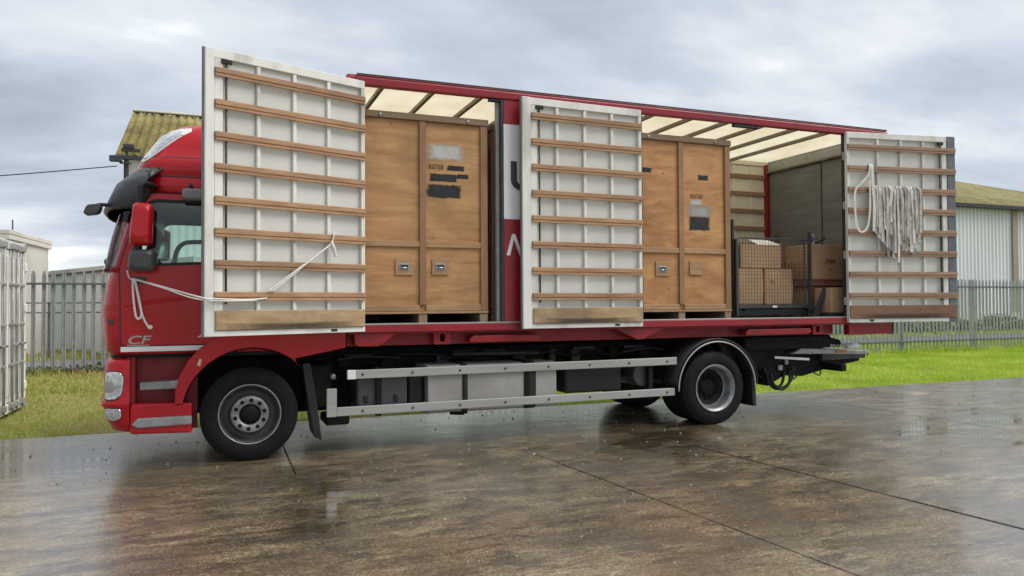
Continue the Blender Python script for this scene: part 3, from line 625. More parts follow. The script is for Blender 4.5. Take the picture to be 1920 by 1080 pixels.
protos = [ty0, fr, fring, fdisc, fhub, rrim, rhub, nut0]
def put(o, parent, loc=(0, 0, 0)):
    c = o.copy(); COL.objects.link(c); c.parent = parent; c.location = loc; return c
def wheel(x, y, far=False, kind='front'):
    w = empty('wheel', (x, y, RT), math.pi if far else 0, parent=truck)
    put(ty0, w)
    if kind == 'front':
        for o in (fr, fring, fdisc, fhub): put(o, w)
        for k in range(10):
            a = 2*math.pi*(k+.35)/10; put(nut0, w, (.145*math.cos(a), -.004, .145*math.sin(a)))
    else:
        put(rrim, w); put(rhub, w)
        for k in range(10):
            a = 2*math.pi*(k+.2)/10; put(nut0, w, (.155*math.cos(a), .176, .155*math.sin(a)))
    return w
wheel(0, .055); wheel(0, 2.5-.055, True)
WB = 5.7365
for yv, far in ((.05, False), (.37, False), (2.45, True), (2.13, True)): wheel(WB, yv, far, 'rear')
for o in protos: bpy.data.objects.remove(o)
ax = MB(); ax.tube([(0, .3, .46), (0, 2.2, .46)], .06, 12); ax.build('front_axle', 'chassis', truck)
ax = MB(); ax.tube([(WB, .3, .478), (WB, 2.2, .478)], .09, 12); ax.add(*(lambda b: (b.v, b.f))(MB().box(WB-.2, WB+.2, 1.05, 1.45, .3, .68))); ax.build('rear_axle', 'chassis', truck, .05, 2)

# ---- chassis -------------------------------------------------------------
for y in (.78, 1.65): bx('chassis_rail', 'chassis', truck, -1.0, 8.25, y, y+.08, .80, 1.07)
for x in (1.0, 2.4, 3.8, 5.0, 6.6, 7.9): bx('cross_member', 'chassis', truck, x, x+.1, .86, 1.65, .84, 1.02)
bx('engine_block', 'chassis', truck, -.9, .75, .75, 1.75, .42, 1.05, .05)
bx('gearbox', 'chassis', truck, .5, 1.6, .85, 1.6, .36, 1.0, .06)  # low gearbox block, added to close the see-through gap and deepen shadow
bx('front_shade_box', 'chassis', truck, .75, 1.75, 1.68, 2.3, .32, .98, .06)  # this and the next two: unseen far-side boxes added to deepen underside shadow
bx('middle_shade_box', 'chassis', truck, 1.8, 3.3, 1.78, 2.4, .36, .92, .06)
bx('rear_shade_box', 'chassis', truck, 3.45, 4.9, 1.75, 2.38, .42, .95, .03)
bx('prop_shaft_guard', 'chassis', truck, 1.7, 5.2, 1.1, 1.4, .5, .72, .06)
bx('rear_mount_beam', 'chassis', truck, 6.45, 8.0, .35, 2.15, .93, 1.12, .02)
def guard(name, x0, x1, z0, z1, tilt=0):
    return MB().prism([(x0, z0), (x1, z0+tilt), (x1, z1+tilt), (x0, z1)], .055, .085).build(name, 'alu', truck, .008, 2)
guard('side_guard_rail', .995, 5.15, .792, .888, .012); guard('side_guard_rail', .875, 5.115, .402, .498, .012)
bx('side_guard_end', 'alu', truck, .768, .874, .052, .088, .398, .70, .006)
bx('side_guard_cap', 'white_paint', truck, .985, 1.075, .051, .089, .79, .89, .006)
for x in (1.30, 3.05, 4.75): bx('guard_bracket', 'chassis', truck, x, x+.06, .087, .80, .38, .90)
bx('battery_box', 'charcoal', truck, 1.10, 1.66, .13, .62, .44, .80, .03, seg=3)
for x in (1.17, 1.5): bx('latch', 'black', truck, x, x+.05, .115, .135, .52, .60, .008)
bx('air_filter_case', 'black', truck, 1.68, 1.86, .2, .6, .42, .84, .02)
tp = rounded([(.10, .36), (.70, .36), (.70, .90), (.10, .90)], .09, 5)
tk = MB(); tk.loft([[(x, y, z) for y, z in tp+tp[:1]] for x in (1.885, 1.90, 3.455, 3.47)], cap=True)
tank = tk.build('fuel_tank', 'alu_tank', truck)
for x, w in ((2.29, .06), (3.08, .12)):
    tq = rounded([(.09, .35), (.71, .35), (.71, .91), (.09, .91)], .095, 5)
    MB().loft([[(xx, y, z) for y, z in tq+tq[:1]] for xx in (x, x+w)], cap=True).build('tank_strap', 'black', tank)
bx('drain_bracket', 'chassis', tank, 2.24, 2.42, .3, .5, .31, .37, .01)
MB().tube([(2.2, .3, .345), (2.36, .26, .335)], .035, 8).build('drain_plug', 'chassis', tank)
at = MB(); at.tube([(4.72, .16, .68), (4.72, .62, .68)], .15, 20); at.build('air_tank', 'charcoal', truck, .02, 2)
bx('valve_block', 'chassis', truck, 3.7, 4.5, .45, .75, .5, .82, .03)
bx('step_bracket', 'chassis', truck, .76, 1.02, .12, .55, .30, .40, .02)
bx('fuel_filter', 'chassis', truck, .58, .86, .30, .7, .45, .95, .03)
MB().lathe([(0, -.03), (.03, -.03), (.035, 0), (.035, .1)], (.86, .25, .81), 16).build('air_coupling', 'steel', truck)
MB().prism(rounded([(.52, .98), (.60, .98), (.665, .60), (.70, .30), (.72, .16), (.64, .20), (.60, .45), (.55, .75)], .02), .06, .45).build('front_mudflap', 'black', truck, .006)
MB().prism([(6.31, .60), (6.37, .60), (6.385, .215), (6.325, .215)], .04, .68).build('rear_mudflap', 'black', truck, .006)
MB().prism([(6.31, .60), (6.37, .60), (6.385, .215), (6.325, .215)], 1.82, 2.46).build('rear_mudflap', 'black', truck, .006)
for ya, yb in ((.03, .69), (1.81, 2.47)):
    wg = [(WB+.02+.64*math.cos(R(a)), .485+.635*math.sin(R(a))) for a in range(2, 181, 6)]
    MB().loft([[(x, y, z) for x, z in wg] for y in (ya, yb)]).build('rear_mudguard', 'black', truck, solid=.02)
    ye = ya if ya < 1 else yb
    MB().tube([(x, ye, z) for x, z in [(WB+.02+.60*math.cos(R(a)), .485+.60*math.sin(R(a))) for a in range(-4, 184, 6)]], .011, 6).build('mudguard_edge', 'alu', truck)
# things hanging between chassis and body
for x, z0, z1 in ((1.05, .98, 1.02), (2.35, .99, 1.03), (2.75, .99, 1.03), (4.0, .99, 1.03), (4.75, .99, 1.03)):
    bx('mounting_plate', 'steel_dark', truck, x, x+.32, .70, .74, z0, z1, .004)
MB().tube([(2.3, .5, 1.0), (3.4, .5, .98)], .03, 8).build('air_pipe', 'steel_dark', truck)
rc = random.Random(5)
for k in range(7):
    x0 = .95+.62*k; z = .93+.05*rc.random(); pts = [(x0, .62, z), (x0+.2, .6, z+.03), (x0+.45, .62, z-.05+.1*rc.random()), (x0+.75, .63, z)]
    MB().tube(smooth_path(pts, 5), .011+.006*rc.random(), 6).build('air_line', 'black' if k % 3 else 'steel_dark', truck)
for k in range(9):
    x0 = .95+.5*k+.2*rc.random(); w_ = .06+.1*rc.random(); bx('bracket', rc.choice(('chassis', 'steel_dark', 'black')), truck, x0, x0+w_, .66, .77, .82+.08*rc.random(), .98+.05*rc.random(), .006)
for k in range(8):
    x0 = 1.15+.55*k; MB().lathe([(0, -.008), (.012, -.008), (.014, .002)], (x0, .053, .84+.0015*k), 8).build('guard_bolt', 'steel_dark', truck); MB().lathe([(0, -.008), (.012, -.008), (.014, .002)], (x0, .053, .45+.0015*k), 8).build('guard_bolt', 'steel_dark', truck)
bx('tool_locker', 'black', truck, 3.62, 4.40, .16, .6, .50, .80, .02)
# ---- rear underride, coupling and hoses ---------------------------------
tail = empty('tail_lift', (0, 0, 0), parent=truck)
MB().prism([(7.1, .55), (7.65, .51), (8.2, .62), (8.75, .70), (8.75, .80), (7.3, .88), (7.1, .82)], .55, .75).build('lift_arm', 'chassis', tail, .02, 2)
MB().prism([(7.1, .55), (7.65, .51), (8.2, .62), (8.75, .70), (8.75, .80), (7.3, .88), (7.1, .82)], 1.75, 1.95).build('lift_arm', 'chassis', tail, .02, 2)
MB().prism([(7.3, .855), (8.75, .81), (8.78, .86), (7.5, .935)], .40, 2.1).build('folded_platform', 'step_alu', tail, .008)
MB().prism([(7.9, .74), (8.72, .755), (8.74, .84), (7.9, .85)], .42, .50).build('platform_edge', 'steel_dark', tail, .008)
MB().prism([(6.95, .98), (8.0, .985), (8.25, .96), (8.25, .93), (7.0, .94)], .42, .5).build('guide_rail', 'steel', tail, .006)
bx('warning_sticker', 'orange', tail, 8.12, 8.34, .392, .40, .845, .885, .0)
MB().prism([(7.7, 1.12), (8.0, 1.10), (8.28, 1.03), (8.30, .97), (8.22, .93), (7.7, .94)], .45, .65).build('hinge_arm', 'chassis', tail, .02, 2)
MB().tube([(8.22, .30, .945), (8.45, .30, .945)], .04, 12).build('tail_light_tube', 'white_paint', tail)
MB().prism([(6.98, .80), (7.60, .755), (7.60, .79), (6.98, .835)], .36, .38).build('reflective_strip', 'white_paint', tail, .003)
MB().tube([(8.74, .5, .80), (8.80, .5, .80), (8.83, .5, .83), (8.86, .5, .79)], .012, 6).build('hook', 'chassis', tail)
MB().prism([(6.62, .66), (6.86, .62), (6.90, .44), (6.98, .40), (7.10, .46), (7.30, .55), (7.50, .62), (7.55, .98), (6.55, 1.0)], .50, .72).build('pump_unit', 'chassis', tail, .02, 2)
bx('valve', 'steel', tail, 7.13, 7.21, .46, .50, .62, .70, .008); bx('valve', 'steel', tail, 7.25, 7.31, .46, .50, .70, .78, .008)
for k, pts in enumerate((
    [(6.91, .45, .60), (6.93, .44, .46), (7.05, .43, .37), (7.23, .43, .40), (7.35, .44, .52), (7.38, .46, .66)],
    [(6.95, .42, .58), (6.99, .41, .44), (7.13, .40, .36), (7.27, .41, .45), (7.31, .44, .62)],
    [(6.89, .48, .66), (6.93, .47, .50), (7.03, .46, .40), (7.17, .46, .42), (7.23, .46, .60)],
    [(7.35, .46, .70), (7.43, .45, .60), (7.43, .45, .52), (7.35, .45, .48)],
    [(6.78, .5, .62), (6.80, .5, .56), (6.86, .5, .54), (6.91, .5, .57)],
    [(7.75, .5, .60), (7.85, .48, .53), (7.91, .48, .54), (7.91, .5, .64)])):
    MB().tube(smooth_path(pts, 6), .020 if k < 3 else .010, 8).build('hydraulic_hose', 'black', tail)
bx('rear_underrun_bar', 'chassis', tail, 7.98, 8.08, .15, 2.35, .60, .70, .01)

# ---- cargo body ----------------------------------------------------------
body = empty('cargo_body', (0, 0, 0), parent=truck)
ZT, ZB, ZI = 4.085, 1.375, 3.97
for y0, y1 in ((-.015, .075), (2.425, 2.515)):
    pf = [(y0+.02, ZT), (y1-.01, ZT+.012), (y1, ZI), (y0, ZI), (y0-.004, ZT-.04)] if y0 < 1 else [(y0+.01, ZT+.012), (y1-.02, ZT), (y1+.004, ZT-.04), (y1, ZI), (y0, ZI)]
    MB().loft([[(x, y, z) for y, z in pf+pf[:1]] for x in (1.06, 8.755)], smooth=False, cap=True).build('roof_rail', 'maroon', body, .012, 3)
    MB().loft([[(x, y0+dy if y0 < 1 else y1-dy, z) for dy, z in ((0, ZI), (0, ZT-.04), (.03, ZT), (.09, ZT), (.09, ZI), (0, ZI))] for x in (1.06, .99)] + [[(.965, (y0+.05+(dy-.045)*.5) if y0 < 1 else (y1-.05-(dy-.045)*.5), ZI+.06+(z-ZI-.06)*.5) for dy, z in ((0, ZI), (0, ZT-.04), (.03, ZT), (.09, ZT), (.09, ZI), (0, ZI))]], smooth=False, cap=True).build('roof_rail_end', 'maroon', body, .01, 2)
    bx('roof_rail_trim', 'seal', body, 1.08, 8.74, y0-.006 if y0 < 1 else y1-.012, y0+.012 if y0 < 1 else y1+.006, ZT-.006, ZT+.006, .002)
bx('roof_front_rail', 'maroon', body, .99, 1.06, .08, 2.42, 3.95, 4.09); bx('roof_rear_rail', 'galv', body, 8.68, 8.75, .08, 2.42, 3.98, 4.09)
bx('inner_roof_rail', 'cream', body, 1.08, 8.67, 2.405, 2.42, 3.972, 4.043, .002)
bx('roof_skin', 'roof_grp', body, 1.065, 8.675, .078, 2.422, 4.045, 4.050, 0)
for k in range(13):
    x = 1.385+.583*k if k < 12 else 8.36
    if k == 12: continue
    bx('roof_bow', 'bow', body, x-.022, x+.022, .078, 2.40, 3.99, 4.04, .003)
bx('cargo_floor', 'floor_ply', body, 1.02, 8.72, .062, 2.46, 1.33, ZB-.004)
for y0, y1 in ((-.01, .06), (2.462, 2.53)):
    bx('sill_rail', 'maroon', body, 1.0, 8.02, y0, y1, 1.292, 1.372)
    bx('sill_strip', 'alu', body, 1.16, 7.98, y0+.002, y1-.002, 1.373, 1.388, .002)
bx('sill_flange', 'frame_red', body, 1.0, 8.02, .012, .2, 1.275, 1.289)
bx('lower_rail', 'frame_red', body, 1.0, 7.9, .22, .30, 1.135, 1.275); bx('lower_rail', 'frame_red', body, 1.0, 7.9, 2.2, 2.28, 1.135, 1.275)
bx('rear_side_beam', 'frame_red', body, 7.98, 8.80, .0, .10, 1.13, 1.288, .006); bx('rear_side_beam', 'frame_red', body, 7.98, 8.80, 2.4, 2.5, 1.13, 1.288, .006)
bx('beam_end', 'black', body, 8.801, 8.812, -.005, .105, 1.125, 1.293, .002)
for xa, xb, xc, xd in ((1.05, 1.52, 1.36, 1.06), (4.22, 4.98, 4.68, 4.50)):
    MB().prism([(xa, 1.286), (xb, 1.286), (xc, 1.16), (xc-.04, 1.14), (xd+.04, 1.14), (xd, 1.16)], .02, .21).build('gusset', 'frame_red', body, .008)
for xa, xb in ((1.95, 2.15), (7.40, 7.58)):
    plate('lifting_bracket', 'frame_red', body, [(xa, 1.14), (xb, 1.14), (xb, 1.288), (xa, 1.288)], [rounded([((xa+xb)/2-.03, 1.17), ((xa+xb)/2+.03, 1.17), ((xa+xb)/2+.03, 1.26), ((xa+xb)/2-.03, 1.26)], .025)], .08, .13, .004)
for xa, xb in ((2.36, 3.22), (6.22, 7.30)):
    MB().prism([(xa, 1.20), (xa+.05, 1.235), (xb, 1.235), (xb+.04, 1.20), (xb, 1.155), (xa, 1.155)], .03, .2).build('support_leg', 'frame_red', body, .012, 2)
for x in (1.5, 2.5, 3.5, 4.5, 5.5, 6.5, 7.5): bx('floor_bearer', 'chassis', body, x, x+.08, .3, 2.2, 1.14, 1.325)
bx('front_bulkhead', 'cream', body, 1.0, 1.03, .08, 2.42, 1.38, 3.97)
bx('front_corner_post', 'maroon', body, .99, 1.14, .0, .075, 1.376, 3.966); bx('front_corner_post', 'maroon', body, .99, 1.14, 2.425, 2.5, 1.376, 3.966)
# fixed side panel between the two openings
bx('side_panel_lower', 'maroon', body, 2.772, 4.60, .0, .03, 1.39, 2.575, .002)
bx('side_panel_band', 'white_paint', body, 2.772, 4.60, .002, .03, 2.577, 3.685, .002)
bx('side_panel_upper', 'maroon', body, 2.772, 4.60, .0, .03, 3.687, 3.968, .002)
bx('opening_seal', 'seal', body, 2.735, 2.770, -.004, .05, 1.39, 3.968, .004); bx('opening_seal', 'seal', body, 4.602, 4.63, -.004, .05, 1.39, 3.968, .004)
bx('opening_post', 'galv', body, 2.70, 2.77, .052, .11, 1.39, 3.968, .004); bx('opening_post', 'galv', body, 4.60, 4.66, .052, .11, 1.39, 3.968, .004)
text_mesh('lettering', 'U', .46, 'charcoal', body, (2.84, -.003, 2.93), bold=.012, sx=1.1)
MB().prism([(2.80+x, 2.155+z) for x, z in ((0, 0), (.045, 0), (.092, .19), (.165, 0), (.195, 0), (.268, .19), (.315, 0), (.36, 0), (.29, .25), (.25, .25), (.18, .065), (.11, .25), (.07, .25))], -.004, -.001).build('lettering', 'white_paint', body)
bx('header_catch', 'seal', body, 2.60, 2.735, .005, .07, 3.94, 3.966, .004)
bx('header_catch', 'seal', body, 6.05, 6.45, .005, .07, 3.93, 3.966, .004)
# rear frame and inner rear wall
bx('rear_post', 'maroon', body, 7.965, 8.76, .0, .035, 1.376, 3.966); bx('rear_post', 'maroon', body, 8.58, 8.72, 2.36, 2.46, 1.376, 3.99)
bx('opening_seal', 'seal', body, 7.935, 7.962, -.004, .06, 1.39, 3.968, .004)
bx('rear_header', 'galv', body, 8.60, 8.68, .06, 2.355, 3.86, 3.985)
bx('rear_header_lip', 'bow', body, 8.575, 8.598, .06, 2.355, 3.83, 3.865)
for ya, yb in ((.06, 1.145), (1.175, 2.355)): bx('rear_panel', 'plyrear', body, 8.64, 8.67, ya, yb, 1.376, 3.87, .004)
bx('rear_gap_seal', 'seal', body, 8.655, 8.675, 1.146, 1.174, 1.376, 3.87, 0)
for y, s_ in ((.42, 1), (1.05, 1)): pass
# far side wall, lined with slats
bx('far_wall', 'cream', body, 1.03, 8.58, 2.43, 2.46, 1.376, 3.97, .002)
ZS = [3.772-.2993*k for k in range(8)]
for z in ZS: bx('wall_slat', 'slat_c', body, 1.05, 8.57, 2.385, 2.408, z-.034, z+.034, .003)
x = 1.2
while x < 8.5:
    bx('wall_rib', 'cream', body, x, x+.045, 2.409, 2.4285, 1.39, 3.96, .003); x += .372

# ---- side doors ----------------------------------------------------------
def cargo_door(hinge, edge, sgn, W, slat_end, slat_mat, kick_mat, stile_mat, plabel, post_u, stile_u, mirror_rod):
    rz = math.atan2(edge[1]-hinge[1], edge[0]-hinge[0])
    Z0, Z1 = 1.305, 3.99
    d = bpy.data.objects.new('x', None)
    def b(mb, x0, x1, w0, w1, z0, z1): return mb.box(x0, x1, sgn*w0, sgn*w1, z0, z1)
    # outer skin with the white inner panel
    sk_ = b(MB(), .004, stile_u+.02, -.046, -.034, Z0+.01, Z1-.01).build('cargo_door', 'door_white', truck, .002)
    sk_.location = (hinge[0], hinge[1], 0); sk_.rotation_euler = (0, 0, rz)
    sk_['label'] = plabel
    def part(nm, mt, x0, x1, w0, w1, z0, z1, bv=.004): return b(MB(), x0, x1, w0, w1, z0, z1).build(nm, mt, sk_, bv)
    part('top_rail', 'door_frame', 0, W-.001, -.050, .004, Z1-.085, Z1)
    part('bottom_rail', 'door_frame', 0, W-.001, -.050, .004, Z0, Z0+.055)
    part('hinge_stile', 'door_frame', 0, .045, -.0505, .0045, Z0+.056, Z1-.086)
    part('edge_stile', stile_mat, stile_u, W, -.051, .012, Z0-.002, Z1+.002, .008)
    part('edge_seal', 'stile_grey', W+.001, W+.016, -.03, -.002, Z0, Z1, .004)
    part('inner_post', 'door_frame', post_u, stile_u-.002, -.033, .0035, Z0+.056, Z1-.086)
    for u in (.40, .775, 1.146) if sgn > 0 else (.49, .87, 1.245): part('rib', 'door_frame', u, u+.04, -.0335, -.0005, Z0+.056, Z1-.086, .006)
    ru = post_u-.03
    MB().tube([(ru, sgn*.0, Z0+.3), (ru, sgn*.0, Z1-.09)], .011, 8).build('lock_rod', 'steel_dark', sk_)
    for z in (Z1-.10,): part('lock_catch', 'black', ru-.05, ru+.05, .0, .02, z-.03, z+.012)
    for k, z in enumerate(ZS):
        j = random.uniform(-.004, .004); mb_ = MB(); cs = [(.006, z-.042+j), (.028, z-.042+j), (.028, z-.020+j), (.022, z-.017+j), (.022, z-.012+j), (.032, z-.008+j), (.032, z+.038+j), (.028, z+.041+j), (.006, z+.041+j)]
        mb_.loft([[(uu, sgn*w_, z_) for w_, z_ in cs+cs[:1]] for uu in (.006, slat_end)], smooth=False, cap=True); o_ = mb_.build('slat', slat_mat, sk_, .002)
    part('kick_board', kick_mat, .01, slat_end-.01, .0055, .022, 1.362, 1.545)
    part('grime', 'spray_grime', .012, slat_end-.012, .0222, .0228, 1.345, 1.43, 0)
    part('drain_slot', 'seal', .33, .40, .0045, .007, 1.318, 1.345, 0)
    if plabel.startswith('open door hanging'):
        pass
    for z in (1.55, 2.2, 2.9, 3.6): part('hinge', 'alu', -.03, .05, -.064, -.0515, z, z+.11)
    return sk_
hA, eA = (1.152, -.07), (-.415, -.645)
dA = cargo_door(hA, eA, 1, 1.683, 1.592, 'slat', 'kick', 'door_frame', 'open white slatted door beside the cab, tied with rope', 1.512, 1.593, 0)
dB = cargo_door((4.575, -.07), (2.948, -.125), 1, 1.628, 1.505, 'slat', 'kick', 'door_frame', 'open white slatted door folded back over the red middle panel', 1.435, 1.515, 0)
hC, eC = (7.908, -.07), (9.69, -.35)
dC = cargo_door(hC, eC, -1, 1.790, 1.788, 'slat_c', 'kick_c', 'stile_grey', 'open white slatted door at the rear, hung with webbing straps', 1.57, 1.655, 0)
for o in dC.children:
    if o.name.startswith('edge_stile'):
        for md in o.modifiers: pass

# ================================================================== LOAD
def crate(x0, x1, y0, y1, z0, z1, xb, ply, label, hands, side_seen=True):
    r_ = empty('wooden_crate', ((x0+x1)/2, (y0+y1)/2, ZB), label=label, category='crate', group='tall wooden crates in the truck')
    cx, cy = (x0+x1)/2, (y0+y1)/2
    X = lambda v: v-cx
    Yv = lambda v: v-cy
    Z = lambda v: v-ZB
    def b(nm, mt, xa, xb_, ya, yb, za, zb, bv=.004): return bx(nm, mt, r_, X(xa), X(xb_), Yv(ya), Yv(yb), Z(za), Z(zb), bv)
    zt = z1-.075
    b('front_panel', ply, x0+.01, x1-.01, y0+.028, y0+.042, z0, zt)
    b('back_panel', ply, x0+.01, x1-.01, y1-.02, y1, z0, zt); b('side_panel', ply, x1-.024, x1-.01, y0+.043, y1-.021, z0, zt); b('side_panel', ply, x0+.01, x0+.024, y0+.043, y1-.021, z0, zt)
    b('lid', 'lid', x0-.012, x1+.012, y0-.012, y1+.01, z1-.075, z1, .006)
    b('edge_batten', 'batten', x1-.085, x1, y0+.001, y0+.027, z0, zt-.001); b('edge_batten', 'batten', x0, x0+.085, y0+.001, y0+.027, z0, zt-.001)
    b('side_batten', 'batten', x1-.009, x1+.012, y0+.03, y0+.11, z0, zt-.001); b('side_batten', 'batten', x1-.009, x1+.012, y1-.11, y1-.03, z0, zt-.001)
    b('middle_batten', 'batten', xb-.037, xb+.037, y0, y0+.027, z0+.072, zt-.001)
    for xa, xe in ((x0+.086, xb-.038), (xb+.038, x1-.086)):
        b('cross_batten', 'batten_h', xa, xe, y0+.003, y0+.027, 2.235, 2.30)
        b('base_batten', 'batten_h', xa, xe, y0+.003, y0+.027, z0+.002, z0+.07)
    b('base_board', 'batten_h', x0-.002, x1+.004, y0-.004, y1, z0-.028, z0-.002)
    for xs in (x0+.0, xb-.05, x1-.10): b('skid', 'skid', xs, xs+.10, y0+.01, y1-.02, ZB, z0-.029)
    for (hx, hz, metal) in hands:
        p_ = b('handle_plate', 'batten_h', hx-.10, hx+.10, y0+.012, y0+.027, hz-.085, hz+.10)
        if metal:
            hb = MB().box(X(hx-.058), X(hx+.058), Yv(y0+.006), Yv(y0+.0115), Z(hz-.035), Z(hz+.045)).build('handle_frame', 'alu', p_, .003)
            MB().box(X(hx-.045), X(hx+.045), Yv(y0+.003), Yv(y0+.0055), Z(hz-.022), Z(hz+.030)).build('handle_recess', 'steel_dark', p_)
            MB().tube([(X(hx-.05), Yv(y0-.002), Z(hz-.005)), (X(hx+.05), Yv(y0-.002), Z(hz-.005))], .007, 8).build('handle_grip', 'chrome', p_)
    for xs in (x0+.28, x1-.24): MB().lathe([(0, -.006), (.022, -.006), (.024, .004)], (X(xs), Yv(y0-.014), Z(z1-.045)), 12).build('lid_bolt', 'steel', r_)
    def mark(nm, mt, xa, xe, za, ze): return b(nm, mt, xa, xe, y0+.0265, y0+.0278, za, ze, 0)
    def txt(s_, size, xa, za, sx=1): return text_mesh('stencil_text', s_, size, 'stencil', r_, (X(xa), Yv(y0+.0265), Z(za)), sx=sx, bold=.001)
    return r_, mark, txt
c1, mk, tx = crate(1.07, 2.607, .10, 2.2, 1.515, 3.735, 1.834, 'ply', 'tall tan plywood crate stencilled R0758 in the front opening', [(1.62, 2.005, 1), (2.04, 2.01, 1)])
mk('white_paint_patch', 'spray_white', 1.87, 2.35, 3.225, 3.43); tx('R0758', .078, 1.905, 3.13, .88)
mk('black_paint_patch', 'spray_black', 2.115, 2.345, 3.118, 3.185); mk('black_paint_patch', 'spray_black', 1.90, 2.27, 2.985, 3.085); mk('black_paint_patch', 'spray_black', 2.235, 2.39, 3.03, 3.09); mk('black_paint_patch', 'spray_black', 1.862, 2.315, 2.795, 2.965)
mk('white_paint_dab', 'spray_white', 1.80, 1.875, 2.93, 3.09)
c3, mk, tx = crate(2.70, 4.15, .22, 2.2, 1.515, 3.725, 3.37, 'ply', 'brown crate mostly hidden behind the red middle pillar', [])
c2, mk, tx = crate(4.50, 6.045, .10, 2.2, 1.505, 3.755, 5.272, 'pine', 'tall orange pine crate with grey spray patch in the rear opening', [(4.985, 2.02, 1), (5.50, 2.04, 0)])
mk('black_paint_patch', 'spray_black', 4.55, 4.86, 3.255, 3.325); mk('black_paint_patch', 'spray_black', 5.54, 5.72, 3.20, 3.275); tx('R0760', .078, 5.43, 2.96, .95)
mk('white_paint_patch', 'spray_white', 5.41, 5.62, 2.86, 2.945); mk('grey_paint_patch', 'spray_grey', 5.35, 5.78, 2.69, 2.88); mk('black_paint_patch', 'spray_black', 5.39, 5.74, 2.53, 2.73)

def carton(nm, x0, x1, y0, y1, z0, z1, label, mat='card', rz=0, tape=True, bulge=.008):
    w, d_, h = (x1-x0)/2, (y1-y0)/2, z1-z0; mb = MB()
    rows = []
    for t in (0, .06, .5, .94, 1):
        k = 1+bulge/w*math.sin(math.pi*t)-(.004 if t in (0, 1) else 0); rows.append([(sx*w*k, sy*d_*k, h*t) for sx, sy in ((-1, -1), (0, -1-.01*math.sin(math.pi*t)), (1, -1), (1, 1), (-1, 1), (-1, -1))])
    o = mb.loft(rows, smooth=False, cap=True).build(nm, mat, None, .008, 2); o.location = ((x0+x1)/2, (y0+y1)/2, z0); o.rotation_euler = (0, 0, rz)
    o['label'] = label; o['category'] = 'box'; o['group'] = 'cardboard boxes in the truck'
    if tape:
        MB().box(-.025, .025, -d_*1.0, d_*1.0, h+.001, h+.003).build('tape', 'card_red', o)
    return o
def scribble(o, x0, z0, w, h, n, y, mat='card_print'):
    mb = MB(); cw_ = w/n
    for k in range(n):
        a = x0+k*cw_; mb.box(a, a+cw_*.28, y-.001, y, z0, z0+h*random.choice((1, .7, .7, .7)))
        mb.box(a+cw_*.28, a+cw_*.75, y-.001, y, z0+h*random.choice((0, .5)), z0+h*random.choice((.2, .68)))
    mb.build('faded_print', mat, o, weld=False)
cA = carton('cardboard_box', 6.50, 7.20, .47, .95, 2.075, 2.41, 'open brown carton on top of the two in the wire cage')
MB().add([(-.06, -.235, .345), (.345, -.235, .345), (.33, .0, .425), (-.02, .0, .43), (-.06, -.235, .337), (.345, -.235, .337), (.33, .0, .417), (-.02, .0, .422)], [(0, 1, 2, 3), (7, 6, 5, 4), (0, 4, 5, 1), (1, 5, 6, 2), (2, 6, 7, 3), (3, 7, 4, 0)]).build('raised_flap', 'paper', cA)
cB = carton('cardboard_box', 6.46, 6.87, .47, .90, 1.562, 2.068, 'lower left brown carton in the wire cage')
cC = carton('cardboard_box', 6.915, 7.40, .47, .90, 1.562, 2.066, 'lower right brown carton with red logo in the wire cage')
scribble(cC, -.08, .30, .29, .05, 8, -.219); scribble(cC, -.02, .245, .12, .025, 4, -.219)
MB().tube(smooth_path([(-.12, -.219, .36), (-.15, -.219, .33), (-.12, -.219, .30), (-.085, -.219, .32), (-.10, -.219, .34)], 4), .007, 6).build('red_logo', 'red_print', cC)
cG = carton('cardboard_box', 7.86, 8.40, .62, 1.15, ZB, 1.83, 'brown carton standing under the big lettered carton', tape=False)
cD = carton('cardboard_box', 7.80, 8.54, .50, 1.05, 1.925, 2.445, 'big bulging brown carton with lettering near the rear wall', bulge=.03)
bx('carton_shelf', 'card_red', cD, -.36, .36, -.24, .24, -.09, -.004, .004)
text_mesh('lettering', 'nes', .13, 'card_print', cD, (-.14, -.303, .24), sx=1.05, bold=.002); scribble(cD, -.10, .14, .1, .03, 3, -.3015, 'red_print')
cE = carton('cardboard_box', 7.86, 8.42, .20, .52, 1.44, 1.80, 'small brown carton on the floor by the rear door edge')
scribble(cE, -.10, .18, .22, .03, 5, -.164)
bx('cardboard_tray', 'charcoal', None, 7.85, 8.44, .20, .55, ZB, 1.436, .01, label='flat grey tray under the small brown carton', category='tray')
cF = carton('cardboard_box', 7.43, 7.72, 1.0, 1.5, ZB+.02, 2.50, 'tall reddish carton behind the wire cage', 'card_red', tape=False)
# wire cage trolley
cg = empty('cage_trolley', (7.0, .7, ZB), label='dark wire mesh cage trolley holding brown cartons', category='trolley')
def cb_(nm, mt, x0, x1, y0, y1, z0, z1, bv=.004): return bx(nm, mt, cg, x0-7.0, x1-7.0, y0-.7, y1-.7, z0-ZB, z1-ZB, bv)
cb_('deck', 'charcoal', 6.39, 7.70, .40, 1.10, 1.51, 1.556)
for x, y in ((6.5, .45), (7.6, .45), (6.5, 1.05), (7.6, 1.05)):
    MB().lathe([(0, -.02), (.05, -.02), (.06, -.015), (.06, .015), (.05, .02), (0, .02)], (x-7, y-.7, .065), 16).build('castor', 'black', cg); cb_('castor_fork', 'charcoal', x-.03, x+.03, y-.03, y+.03, 1.47, 1.509)
cb_('post', 'charcoal', 6.36, 6.40, .395, .435, ZB+.03, 2.48); cb_('post', 'charcoal', 7.66, 7.698, .395, .435, ZB+.06, 2.62); cb_('post', 'charcoal', 6.345, 6.40, 1.06, 1.11, ZB+.03, 2.8); cb_('post', 'charcoal', 7.655, 7.705, 1.06, 1.11, ZB+.06, 2.62)
